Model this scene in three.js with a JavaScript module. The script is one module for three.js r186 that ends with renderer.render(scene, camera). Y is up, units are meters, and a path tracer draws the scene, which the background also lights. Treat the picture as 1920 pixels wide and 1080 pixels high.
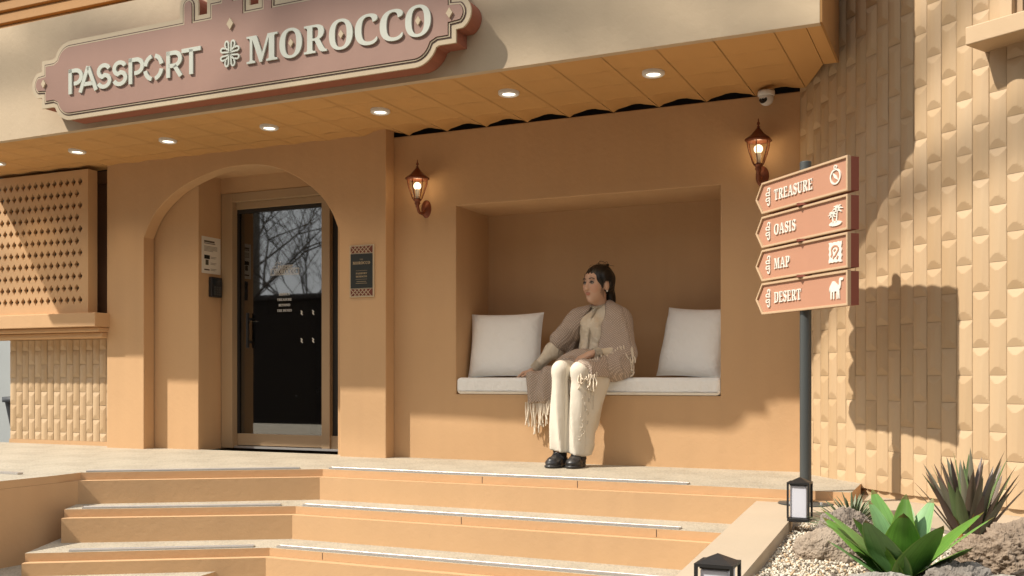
import * as THREE from 'three';
import { mergeGeometries, mergeVertices, toCreasedNormals } from 'three/addons/utils/BufferGeometryUtils.js';
import { RoundedBoxGeometry } from 'three/addons/geometries/RoundedBoxGeometry.js';
import { TextGeometry } from 'three/addons/geometries/TextGeometry.js';
import { FontLoader } from 'three/addons/loaders/FontLoader.js';

/* ---------------- camera, sky, sun, exposure ---------------- */
const W = 1920, H = 1080, FOC = 1900, YAW = Math.atan(860 / 1900);
const scene = new THREE.Scene();
const camera = new THREE.PerspectiveCamera(2 * Math.atan(540 / FOC) * 180 / Math.PI, W / H, 0.1, 600);
camera.position.set(0, 0.58, 6.44);
camera.lookAt(-Math.sin(YAW), 0.58, 6.44 - Math.cos(YAW));
camera.setViewOffset(W, H, 0, -169, W, H);
scene.add(camera);
const renderer = new THREE.WebGLRenderer({ antialias: true });
renderer.setSize(W, H);
renderer.toneMapping = THREE.LinearToneMapping;
renderer.toneMappingExposure = 1.38;
renderer.shadowMap.enabled = true;
renderer.outputColorSpace = THREE.SRGBColorSpace;
{
  const w = 512, h = 256, d = new Float32Array(w * h * 4);
  const mix = (a, b, t) => a + (b - a) * t;
  for (let j = 0; j < h; j++) for (let i = 0; i < w; i++) {
    const el = ((j + 0.5) / h - 0.5) * Math.PI, s = Math.max(0, Math.sin(el)), t = Math.pow(s, 0.55);
    const o = (j * w + i) * 4, k = 1.12;
    d[o] = k * mix(0.86, 0.66, t); d[o + 1] = k * mix(0.86, 0.71, t); d[o + 2] = k * mix(0.84, 0.76, t); d[o + 3] = 1;
    if (el < 0) { const g = Math.min(1, -el / 0.1); d[o] = mix(d[o], 0.14, g); d[o + 1] = mix(d[o + 1], 0.12, g); d[o + 2] = mix(d[o + 2], 0.10, g); }
  }
  const sky = new THREE.DataTexture(d, w, h, THREE.RGBAFormat, THREE.FloatType);
  sky.mapping = THREE.EquirectangularReflectionMapping; sky.magFilter = sky.minFilter = THREE.LinearFilter; sky.needsUpdate = true;
  scene.background = sky; scene.environment = sky;
}
const SUN = new THREE.Vector3(-1.14, 1.62, 1.0).normalize();
const sun = new THREE.DirectionalLight(new THREE.Color().setRGB(1, 0.93, 0.82), 4.2);
sun.position.copy(SUN).multiplyScalar(40).add(new THREE.Vector3(-3, 0, 1)); sun.target.position.set(-3, 0, 1);
sun.castShadow = true; sun.shadow.radius = 1.6; sun.shadow.mapSize.set(4096, 4096);
Object.assign(sun.shadow.camera, { left: -9, right: 9, top: 9, bottom: -9, near: 1, far: 90 });
scene.add(sun, sun.target);

/* ---------------- helpers ---------------- */
const V = (x, y, z) => new THREE.Vector3(x, y, z);
let seed = 12345;
const rnd = () => { seed |= 0; seed = (seed + 0x6D2B79F5) | 0; let t = Math.imul(seed ^ (seed >>> 15), 1 | seed); t = (t + Math.imul(t ^ (t >>> 7), 61 | t)) ^ t; return ((t ^ (t >>> 14)) >>> 0) / 4294967296; };
const rr = (a, b) => a + (b - a) * rnd();
const clamp = (x, a, b) => Math.min(b, Math.max(a, x));
const names = new Map();
function numbered(n) { const k = names.get(n) || 0; names.set(n, k + 1); return k ? n + '_' + String(k).padStart(3, '0') : n; }
function shade(o) { o.traverse(m => { if (m.isMesh) { m.castShadow = true; m.receiveShadow = true; } }); return o; }
function thing(name, label, category, pos = [0, 0, 0], rotY = 0, group) {
  const o = new THREE.Group(); o.name = numbered(name); o.position.set(...pos); o.rotation.y = rotY;
  o.userData = { label, category }; if (group) o.userData.group = group; scene.add(o); o.updateMatrixWorld(true); return o;
}
// geometry given in the thing's own frame
function part(parent, name, geo, mat, label) {
  const m = new THREE.Mesh(geo, mat); m.name = name; m.castShadow = m.receiveShadow = true; if (label) m.userData.label = label; parent.add(m); return m;
}
// geometry given in world coordinates, moved into the thing's frame (unrotated things)
function wpart(t, parent, name, geo, mat, label) { geo.translate(-t.position.x, -t.position.y, -t.position.z); return part(parent, name, geo, mat, label); }
function struct(name, geo, mat) { const m = new THREE.Mesh(geo, mat); m.name = numbered(name); m.userData.kind = 'structure'; m.castShadow = m.receiveShadow = true; scene.add(m); return m; }
function metreUV(g) {            // box-projected texture coordinates in metres
  if (g.index) { const gr = g.groups; g = g.toNonIndexed(); gr.forEach(q => g.addGroup(q.start, q.count, q.materialIndex)); }
  const p = g.attributes.position, n = p.count, uv = new Float32Array(n * 2), a = V(), b = V(), c = V();
  for (let i = 0; i < n; i += 3) {
    a.fromBufferAttribute(p, i); b.fromBufferAttribute(p, i + 1); c.fromBufferAttribute(p, i + 2);
    const N = b.clone().sub(a).cross(c.clone().sub(a)); const ax = Math.abs(N.x), ay = Math.abs(N.y), az = Math.abs(N.z);
    [a, b, c].forEach((v, k) => { const o = (i + k) * 2; if (ay >= ax && ay >= az) { uv[o] = v.x; uv[o + 1] = -v.z; } else if (ax > az) { uv[o] = v.z + 3.3; uv[o + 1] = v.y; } else { uv[o] = v.x; uv[o + 1] = v.y; } });
  }
  g.setAttribute('uv', new THREE.BufferAttribute(uv, 2)); return g;
}
function box(x0, x1, y0, y1, z0, z1, r = 0) {
  let g = r ? new RoundedBoxGeometry(x1 - x0, y1 - y0, z1 - z0, 2, r) : new THREE.BoxGeometry(x1 - x0, y1 - y0, z1 - z0);
  g.translate((x0 + x1) / 2, (y0 + y1) / 2, (z0 + z1) / 2); return metreUV(g);
}
function extr(shape, depth, bevel = 0, cs = 12) {
  return new THREE.ExtrudeGeometry(shape, { depth, steps: 1, curveSegments: cs, bevelEnabled: bevel > 0, bevelSize: bevel, bevelThickness: bevel, bevelOffset: -bevel, bevelSegments: 2 });
}
function poly(pts) { const s = new THREE.Shape(); pts.forEach((p, i) => i ? s.lineTo(p[0], p[1]) : s.moveTo(p[0], p[1])); s.closePath(); return s; }
// prism over a plan polygon [[x,z]...] between two heights
function prism(pts, y0, y1) {
  const g = extr(poly(pts.map(p => [p[0], -p[1]])), y1 - y0); g.rotateX(-Math.PI / 2); g.translate(0, y0, 0); return metreUV(g);
}
function offsetPath(pts, d, closed) {         // left offset of a polyline
  const n = pts.length, out = [];
  for (let i = 0; i < n; i++) {
    const p = pts[i], a = closed ? pts[(i + n - 1) % n] : pts[Math.max(0, i - 1)], b = closed ? pts[(i + 1) % n] : pts[Math.min(n - 1, i + 1)];
    let d1 = [p[0] - a[0], p[1] - a[1]], d2 = [b[0] - p[0], b[1] - p[1]]; const l1 = Math.hypot(...d1), l2 = Math.hypot(...d2);
    if (l1 < 1e-9) d1 = d2.map(v => v / l2); else d1 = d1.map(v => v / l1);
    if (l2 < 1e-9) d2 = d1; else d2 = d2.map(v => v / l2);
    const nx = -(d1[1] + d2[1]), ny = d1[0] + d2[0], l = Math.hypot(nx, ny) || 1, cosh = Math.max(0.35, (nx * -d1[1] + ny * d1[0]) / l);
    out.push([p[0] + nx / l * d / cosh, p[1] + ny / l * d / cosh]);
  }
  return out;
}
function strokeShape(pts, w, w2 = w) {
  const L = offsetPath(pts, 1), n = pts.length, left = [], right = [];
  for (let i = 0; i < n; i++) { const t = i / (n - 1), hw = (w + (w2 - w) * t) / 2, dx = L[i][0] - pts[i][0], dy = L[i][1] - pts[i][1]; left.push([pts[i][0] + dx * hw, pts[i][1] + dy * hw]); right.push([pts[i][0] - dx * hw, pts[i][1] - dy * hw]); }
  return poly(right.concat(left.reverse()));
}
const strokes = (list, w, depth) => mergeGeometries(list.map(p => extr(Array.isArray(p) ? strokeShape(p, w) : strokeShape(p.p, p.w || w, p.w2 || p.w || w), depth)));
const arc = (cx, cy, rx, ry, a0, a1, n = 14) => Array.from({ length: n + 1 }, (_, i) => { const a = (a0 + (a1 - a0) * i / n) * Math.PI / 180; return [cx + rx * Math.cos(a), cy + ry * Math.sin(a)]; });
const lathe = (pts, seg = 24) => new THREE.LatheGeometry(pts.map(p => new THREE.Vector2(p[0], p[1])), seg);
function tube(pts, r, seg = 12, rad = 6) { return new THREE.TubeGeometry(new THREE.CatmullRomCurve3(pts.map(p => V(...p))), seg, r, rad, false); }
function rod(a, b, r0, r1 = r0, n = 8) {
  const A = V(...a), B = V(...b), d = B.clone().sub(A), g = new THREE.CylinderGeometry(r1, r0, d.length(), n, 1);
  g.applyQuaternion(new THREE.Quaternion().setFromUnitVectors(V(0, 1, 0), d.normalize())); const c = A.add(B).multiplyScalar(0.5); g.translate(c.x, c.y, c.z); return g;
}

/* ---------------- noise and textures ---------------- */
function hash3(x, y, z) { let h = Math.imul(x | 0, 374761393) ^ Math.imul(y | 0, 668265263) ^ Math.imul(z | 0, 2147483647 - 97); h = Math.imul(h ^ (h >>> 13), 1274126177); return ((h ^ (h >>> 16)) >>> 0) / 4294967296; }
function noise3(x, y, z) {
  const X = Math.floor(x), Y = Math.floor(y), Z = Math.floor(z), f = t => t * t * (3 - 2 * t), u = f(x - X), v = f(y - Y), w = f(z - Z), L = (a, b, t) => a + (b - a) * t;
  return L(L(L(hash3(X, Y, Z), hash3(X + 1, Y, Z), u), L(hash3(X, Y + 1, Z), hash3(X + 1, Y + 1, Z), u), v), L(L(hash3(X, Y, Z + 1), hash3(X + 1, Y, Z + 1), u), L(hash3(X, Y + 1, Z + 1), hash3(X + 1, Y + 1, Z + 1), u), v), w);
}
const fbm3 = (x, y, z, o = 4) => { let a = 0, k = 0.5, s = 0; for (let i = 0; i < o; i++) { a += k * noise3(x, y, z); s += k; x *= 2.03; y *= 2.03; z *= 2.03; k *= 0.5; } return a / s; };
function tileNoise(x, y, per, sd) { // x,y in cells, wraps at per
  const X = Math.floor(x), Y = Math.floor(y), f = t => t * t * (3 - 2 * t), u = f(x - X), v = f(y - Y), m = a => ((a % per) + per) % per, h = (a, b) => hash3(m(a), m(b), sd);
  return (h(X, Y) * (1 - u) + h(X + 1, Y) * u) * (1 - v) + (h(X, Y + 1) * (1 - u) + h(X + 1, Y + 1) * u) * v;
}
function tileFbm(u, v, base, oct, sd) { let a = 0, k = 0.5, s = 0, p = base; for (let i = 0; i < oct; i++) { a += k * tileNoise(u * p, v * p, p, sd + i * 17); s += k; k *= 0.55; p *= 2; } return a / s; }
function makeTex(n, fn, srgb, rep) {
  const d = new Uint8Array(n * n * 4);
  for (let j = 0; j < n; j++) for (let i = 0; i < n; i++) { const c = fn(i / n, j / n), o = (j * n + i) * 4; if (typeof c === 'number') { d[o] = d[o + 1] = d[o + 2] = clamp(c * 255, 0, 255); } else { d[o] = clamp(c[0] * 255, 0, 255); d[o + 1] = clamp(c[1] * 255, 0, 255); d[o + 2] = clamp(c[2] * 255, 0, 255); } d[o + 3] = 255; }
  const t = new THREE.DataTexture(d, n, n, THREE.RGBAFormat); t.wrapS = t.wrapT = THREE.RepeatWrapping; t.magFilter = THREE.LinearFilter; t.minFilter = THREE.LinearMipmapLinearFilter; t.generateMipmaps = true;
  if (srgb) t.colorSpace = THREE.SRGBColorSpace; t.repeat.set(1 / rep, 1 / rep); t.needsUpdate = true; return t;
}
const texPaint = makeTex(1024, (u, v) => { // brushed paint: broad clouds, faint runs and small specks
  const c = tileFbm(u, v, 3, 5, 1), r = tileNoise(u * 60, v * 3, 60, 9), s = tileNoise(u * 200, v * 200, 200, 5);
  let k = 0.93 + 0.20 * (c - 0.5) + 0.03 * (r - 0.5) + (s > 0.985 ? -0.05 : 0); const w = tileFbm(u, v, 4, 3, 31) - 0.5;
  return [k + 0.012 * w, k, k - 0.03 * w];
}, false, 3.1);
const texStucco = makeTex(512, (u, v) => 0.6 * tileFbm(u, v, 24, 4, 3) + 0.4 * tileFbm(u, v, 6, 2, 8), false, 0.6);
const texTerrazzo = makeTex(512, (u, v) => {
  const a = tileNoise(u * 128, v * 128, 128, 4), b = tileNoise(u * 64, v * 64, 64, 7), c = tileFbm(u, v, 3, 3, 2); let k = 0.86 + 0.34 * (c - 0.5);
  if (a > 0.72) k *= 1.16; else if (a < 0.26) k *= 0.70; if (b > 0.83) return [k * 1.0, k * 0.93, k * 0.84]; if (b < 0.14) return [k * 0.72, k * 0.7, k * 0.68]; return [k, k * 0.985, k * 0.96];
}, false, 0.55);
const texTerBump = makeTex(512, (u, v) => tileNoise(u * 128, v * 128, 128, 4), false, 0.55);
const texWeave = makeTex(256, (u, v) => { const x = u * 16, y = v * 16, d = ((x + y) % 2 + 2) % 2, q = Math.abs(d - 1), s = Math.sin((x - y) * Math.PI) * 0.5 + 0.5; return clamp(0.5 + 0.55 * q * s + 0.16 * (tileNoise(u * 64, v * 64, 64, 6) - 0.5), 0, 1); }, false, 0.15);
const texCloth = makeTex(256, (u, v) => 0.5 + 0.25 * Math.sin(u * 64 * Math.PI * 2) * Math.sin(v * 64 * Math.PI * 2) + 0.25 * (tileFbm(u, v, 8, 3, 2) - 0.5), false, 0.12);
const texAsphalt = makeTex(512, (u, v) => 0.8 + 0.5 * (tileNoise(u * 160, v * 160, 160, 3) - 0.5) + 0.2 * (tileFbm(u, v, 4, 3, 5) - 0.5), false, 1.2);
const texAgave = makeTex(256, (u, v) => { const e = Math.min(u, 1 - u), s = tileNoise(u * 48, v * 3, 48, 3), c = tileFbm(u, v, 5, 4, 6), k = 0.8 + 0.36 * (c - 0.5) + 0.2 * (s - 0.5), tip = v > 0.93 ? 0.45 : 1; return e < 0.05 ? [1, 0.96, 0.7] : [k * (0.85 + 0.15 * (1 - tip)), k * tip, k * 0.8 * tip]; }, false, 1);
const texWrinkle = makeTex(512, (u, v) => { const a = Math.abs(tileFbm(u, v, 5, 4, 12) - 0.5) * 2, b = Math.abs(tileFbm(u + 0.25 * v, v * 0.5, 8, 3, 44) - 0.5) * 2; return clamp(1 - 0.9 * a - 0.5 * b, 0, 1); }, false, 0.42);
const texLeaf = makeTex(256, (u, v) => { const s = tileNoise(u * 64, v * 4, 64, 3), c = tileFbm(u, v, 4, 3, 6); return [0.82 + 0.3 * (c - 0.5) + 0.2 * (s - 0.5), 0.86 + 0.2 * (c - 0.5) + 0.16 * (s - 0.5), 0.8 + 0.2 * (s - 0.5)]; }, false, 1);
const RGB = (r, g, b) => new THREE.Color().setRGB(r, g, b);
const std = (r, g, b, rough = 0.7, o = {}) => new THREE.MeshStandardMaterial({ color: RGB(r, g, b), roughness: rough, ...o });
const paint = (r, g, b, o = {}) => std(r, g, b, 0.82, { map: texPaint, bumpMap: texStucco, bumpScale: 0.0017, ...o });
const M = {
  wall: paint(0.60, 0.37, 0.19),
  tile: paint(0.55, 0.385, 0.225, { roughness: 0.62, bumpScale: 0.0007 }),
  tileB: paint(0.515, 0.355, 0.20, { roughness: 0.62, bumpScale: 0.0007 }),
  tileC: paint(0.575, 0.41, 0.245, { roughness: 0.6, bumpScale: 0.0007 }),
  fascia: paint(0.56, 0.43, 0.285),
  soffit: paint(0.60, 0.33, 0.115, { bumpScale: 0.0008 }),
  timber: paint(0.34, 0.17, 0.05),
  terrazzo: std(0.47, 0.415, 0.325, 0.85, { map: texTerrazzo, bumpMap: texTerBump, bumpScale: 0.0012 }),
  curb: paint(0.50, 0.395, 0.28),
  asphalt: std(0.06, 0.058, 0.055, 0.9, { map: texAsphalt, bumpMap: texAsphalt, bumpScale: 0.004 }),
  alu: std(0.60, 0.58, 0.56, 0.46, { metalness: 0.85 }),
  groove: std(0.03, 0.025, 0.025, 0.8),
  dark: std(0.02, 0.016, 0.013, 0.7),
  frame: std(0.43, 0.29, 0.165, 0.5, { map: texPaint }),
  signPink: paint(0.32, 0.175, 0.125, { bumpScale: 0.0004, roughness: 0.55 }),
  signRed: paint(0.30, 0.10, 0.055, { bumpScale: 0.0006 }),
  cream: paint(0.54, 0.43, 0.29, { bumpScale: 0.0006 }),
  ridge: std(0.07, 0.03, 0.018, 0.7),
  letter: std(0.52, 0.53, 0.45, 0.5, { map: texPaint }),
  letterWhite: std(0.72, 0.68, 0.60, 0.5),
  boardPink: paint(0.48, 0.24, 0.15, { bumpScale: 0.0005, roughness: 0.6 }),
  boardRim: paint(0.52, 0.36, 0.22, { bumpScale: 0.0005 }),
  pole: std(0.085, 0.092, 0.09, 0.45, { metalness: 0.25, map: texPaint }),
  black: std(0.018, 0.017, 0.017, 0.45, { map: texPaint }),
  bronze: std(0.20, 0.06, 0.028, 0.36, { metalness: 0.45 }),
  white: std(0.72, 0.70, 0.66, 0.45),
  cushion: std(0.88, 0.865, 0.83, 0.9, { bumpMap: texWrinkle, bumpScale: 0.007 }),
  rubber: std(0.012, 0.012, 0.012, 0.4),
};
M.boardRed = paint(0.27, 0.075, 0.045, { bumpScale: 0.0005 });
const fonts = {};
for (const f of ['sans_regular', 'sans_bold', 'serif_regular', 'serif_bold']) fonts[f] = await new FontLoader().loadAsync('fonts/droid/droid_' + f + '.typeface.json');
function glyph(ch, font, h, depth, w) {      // one letter, base-left at the origin, cap height h, optional exact width
  const g = new TextGeometry(ch, { font: fonts[font], size: h, depth, curveSegments: 5, bevelEnabled: false }); g.computeBoundingBox();
  const b = g.boundingBox; g.translate(-b.min.x, 0, 0); if (w) g.scale(w / (b.max.x - b.min.x), 1, 1); g.computeBoundingBox(); return g;
}
function canvasTex(w, h, draw) { const c = document.createElement('canvas'); c.width = w; c.height = h; const x = c.getContext('2d'); draw(x, w, h); const t = new THREE.CanvasTexture(c); t.colorSpace = THREE.SRGBColorSpace; return t; }

/* ---------------- ground, street, platform and steps ---------------- */
{
  const g = new THREE.PlaneGeometry(500, 500); g.rotateX(-Math.PI / 2); g.translate(0, -0.95, 0); struct('street', metreUV(g), M.asphalt);
  // footway slab between the street and the steps
  struct('pavement', box(-14, 6, -1.05, -0.83, 1.0, 4.7), std(0.30, 0.27, 0.23, 0.9, { map: texTerrazzo, bumpMap: texTerBump, bumpScale: 0.002 }));
}
const RISE = 0.188;
const NOSE = [ // left end, inner corner, right end of every step edge
  { y: 0, A: [-4.985, 1.86], C: [-3.765, 1.05], B: [-0.97, 1.05] },
  { y: -RISE, A: [-4.83, 2.12], C: [-3.69, 1.435], B: [-0.9, 1.435] },
  { y: -2 * RISE, A: [-4.70, 2.50], C: [-3.60, 1.80], B: [-0.86, 1.79] },
  { y: -3 * RISE, A: [-4.6, 2.86], C: [-3.50, 2.16], B: [-0.85, 2.14] },
  { y: -4 * RISE, A: [-4.5, 3.22], C: [-3.40, 2.52], B: [-0.84, 2.49] }];
const stairs = new THREE.Group(); stairs.name = 'entrance_steps'; stairs.userData.kind = 'structure'; scene.add(stairs);
{
  const T = 0.045, over = 0.055;
  NOSE.forEach((s, k) => {
    const lip = [s.A, s.C, s.B], back = offsetPath(lip, over);
    const Bx = s.B[0];
    const ext = k === 0;
    const outline = (e) => ext
      ? [[-12, -0.02], [-12, 3.4], [-4.99, 3.4], [-4.975, 2.43], [-4.965, 2.06], ...e, [-0.55, e[2][1]], [-0.55, -0.02]]
      : [[-5.4, 1.2], ...e, [Bx, 0.4], [-5.4, 0.4]];
    const top = outline(lip), low = outline(back);
    const slab = prism(top, s.y - T, s.y), core = prism(low, k ? s.y - RISE - 0.3 : -0.95, s.y - T - 0.001);
    part(stairs, k ? 'tread' : 'landing', slab, [M.terrazzo, M.wall]);
    part(stairs, 'riser', core, M.wall);
  });
  for (const [k, t] of [[0, 0.405], [0, 0.62], [1, 0.40], [2, 0.13], [2, 0.72], [1, 0.8]]) { const q = NOSE[k], x = q.C[0] + (q.B[0] - q.C[0]) * t, z = q.C[1] + (q.B[1] - q.C[1]) * t; part(stairs, 'joint', box(x - 0.0016, x + 0.0016, q.y - T + 0.003, q.y - 0.003, z - 0.01, z + 0.0008), M.groove); if (t < 0.5) part(stairs, 'joint', box(x - 0.0012, x + 0.0012, q.y - RISE + 0.004, q.y - T - 0.003, z - over - 0.008, z - over + 0.0008), M.groove); }
  // low landing at the foot of the left flight
  part(stairs, 'landing', prism([[-5.6, 1.3], [-4.9, 3.4], [-3.72, 3.0], [-3.86, 1.5]], -0.95, -0.492), [M.terrazzo, M.wall]);
  // metal nosing strips, a ribbed profile with dark grooves
  const strip = (x0, z0, x1, z1, y) => {
    const L = Math.hypot(x1 - x0, z1 - z0), w = 0.056, prof = [[0, 0], [w, 0], [w, .007], [w * .8, .010], [w * .62, .010], [w * .58, .006], [w * .44, .006], [w * .40, .010], [w * .2, .010], [0, .007]];
    const g = extr(poly(prof), L); g.rotateY(Math.PI / 2); g.translate(0, 0, w / 2);
    const a = part(stairs, 'nosing_strip', g, M.alu); a.position.set(x0, y + 0.001, z0); a.rotation.y = -Math.atan2(z1 - z0, x1 - x0);
    const gg = new THREE.BoxGeometry(L, 0.003, 0.006); gg.translate(L / 2, 0.0075, 0); part(a, 'strip_groove', gg, M.groove);
    const ge = new THREE.BoxGeometry(L, 0.006, 0.006); ge.translate(L / 2, 0.0032, -w / 2 - 0.003); part(a, 'strip_seal', ge, M.groove);
  };
  const on = (a, b, t, back) => { const d = [b[0] - a[0], b[1] - a[1]], l = Math.hypot(...d), n = [d[1] / l, -d[0] / l]; return [a[0] + d[0] * t + n[0] * back, a[1] + d[1] * t + n[1] * back]; };
  for (let k = 0; k < 4; k++) {
    const s = NOSE[k], bk = 0.045, inL = [0.02, 0.07, 0.17, 0.2][k], outL = [0.9, 0.93, 0.93, 0.93][k], r0 = 0.012, r1 = [0.845, 0.84, 0.905, 0.9][k];
    strip(...on(s.A, s.C, inL, bk), ...on(s.A, s.C, outL, bk), s.y);
    strip(...on(s.C, s.B, r0, bk), ...on(s.C, s.B, r1, bk), s.y);
  }
  // short bar set in the landing at the far left
  const g = box(-5.45, -5.21, 0.001, 0.012, 2.085, 2.125); part(stairs, 'nosing_strip', g, M.alu);
}
// curb beside the steps and bed floor
struct('planter_curb', prism([[-1.03, 0.9], [-0.985, 1.6], [-0.865, 3.3], [-0.78, 4.6], [-0.60, 4.6], [-0.665, 3.3], [-0.745, 1.72], [-0.77, 1.5], [-0.33, 1.2], [0.15, 1.62], [1.5, 2.1], [1.5, 1.5], [-0.2, 0.75], [-0.55, 0.45], [-0.6, 0.9]], -0.95, -0.06), M.curb);
struct('planter_bed', prism([[-0.78, 1.3], [-0.66, 4.6], [1.6, 4.6], [1.6, 1.3]], -0.95, -0.115), std(0.25, 0.21, 0.17, 0.95, { map: texAsphalt }));

/* ---------------- shop building ---------------- */
const shop = thing('shop_building', 'tan painted shop front with arched doorway and bench niche under the canopy', 'building', [-4, 0, 0]);
{
  const wp = (n, g, m, l) => wpart(shop, shop, n, g, m, l);
  // recessed wall with the bench niche
  const s = poly([[-3.9, -0.06], [-0.935, -0.06], [-0.935, 2.352], [-3.9, 2.352]]);
  s.holes.push(poly([[-3.352, 0.466], [-3.352, 1.812], [-1.454, 1.812], [-1.454, 0.466]]));
  const g = extr(s, 0.528, 0.006); g.translate(0, 0, -0.53); wp('wall', metreUV(g), M.wall);
  wp('niche_back', box(-3.6, -1.2, 0.3, 2.0, -0.66, -0.529), M.wall);
  // arched front
  const a = new THREE.Shape(); a.moveTo(-6.574, -0.01); a.lineTo(-6.17, -0.01); a.lineTo(-6.17, 1.734);
  a.splineThru([[-6.056, 1.915], [-5.859, 2.068], [-5.63, 2.163], [-5.397, 2.22], [-5.187, 2.236], [-4.982, 2.222], [-4.781, 2.168], [-4.584, 2.065], [-4.439, 1.952], [-4.335, 1.82], [-4.262, 1.66]].map(p => new THREE.Vector2(...p)));
  a.lineTo(-4.258, -0.01); a.lineTo(-3.863, -0.01); a.lineTo(-3.863, 2.40); a.lineTo(-6.574, 2.40); a.closePath();
  const ga = extr(a, 0.106, 0.005, 40); ga.translate(0, 0, 0.012); wp('arch_wall', metreUV(ga), M.wall);
  wp('porch_wall', box(-6.57, -5.707, -0.01, 2.35, -0.46, 0.0, 0.006), M.wall);
  wp('porch_wall', box(-4.36, -3.9, -0.01, 2.35, -0.46, 0.0), M.wall);
  wp('porch_ceiling', box(-5.706, -4.361, 2.245, 2.35, -0.46, 0.0), M.wall);
  wp('porch_ceiling', box(-5.706, -4.361, 2.115, 2.35, -0.62, -0.27), M.wall);
  // dark room behind the door
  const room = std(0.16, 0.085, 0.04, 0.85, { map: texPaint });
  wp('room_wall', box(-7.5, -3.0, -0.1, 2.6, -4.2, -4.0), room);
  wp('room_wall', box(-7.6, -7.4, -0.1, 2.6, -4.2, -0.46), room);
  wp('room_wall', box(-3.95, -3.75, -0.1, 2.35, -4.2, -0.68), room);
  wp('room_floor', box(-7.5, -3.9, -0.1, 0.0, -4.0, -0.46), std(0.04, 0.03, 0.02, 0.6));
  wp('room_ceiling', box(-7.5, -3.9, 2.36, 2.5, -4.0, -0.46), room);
  wp('room_partition', box(-7.0, -5.17, 0.0, 2.34, -0.86, -0.78), std(0.15, 0.125, 0.055, 0.8, { map: texPaint }));
  wp('hand_rail', rod([-5.32, 0.42, -0.78], [-5.25, 0.55, -1.5], 0.016), M.alu);
  wp('counter', box(-5.3, -4.3, 0.0, 0.95, -1.9, -1.3), std(0.34, 0.18, 0.08, 0.6)); for (let i = 0; i < 4; i++) wp('shelf', box(-7.0, -4.0, 0.5 + i * 0.45, 0.54 + i * 0.45, -3.99, -3.6), std(0.3, 0.16, 0.07, 0.6));
  // storey behind the sign: lap boards under the upper eave
  wp('upper_wall', box(-9, -0.6, 2.352, 6.2, -0.5, -0.16), M.dark);
  wp('upper_wall', box(-9.0, -4.3, 3.0, 5.2, 0.0, 0.46), M.timber);
  for (let i = 0; i < 8; i++) { const b = box(-9, -4.5 - 0.05 * (i % 2), 0, 0.10, 0, 0.05, 0.008); b.rotateX(-0.25); b.translate(0, 3.1 + i * 0.105, 0.46); wp('lap_board', b, M.timber); }
  wp('wall', box(-6.74, -6.574, -0.01, 2.35, -0.5, -0.06), M.wall);
}
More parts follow.
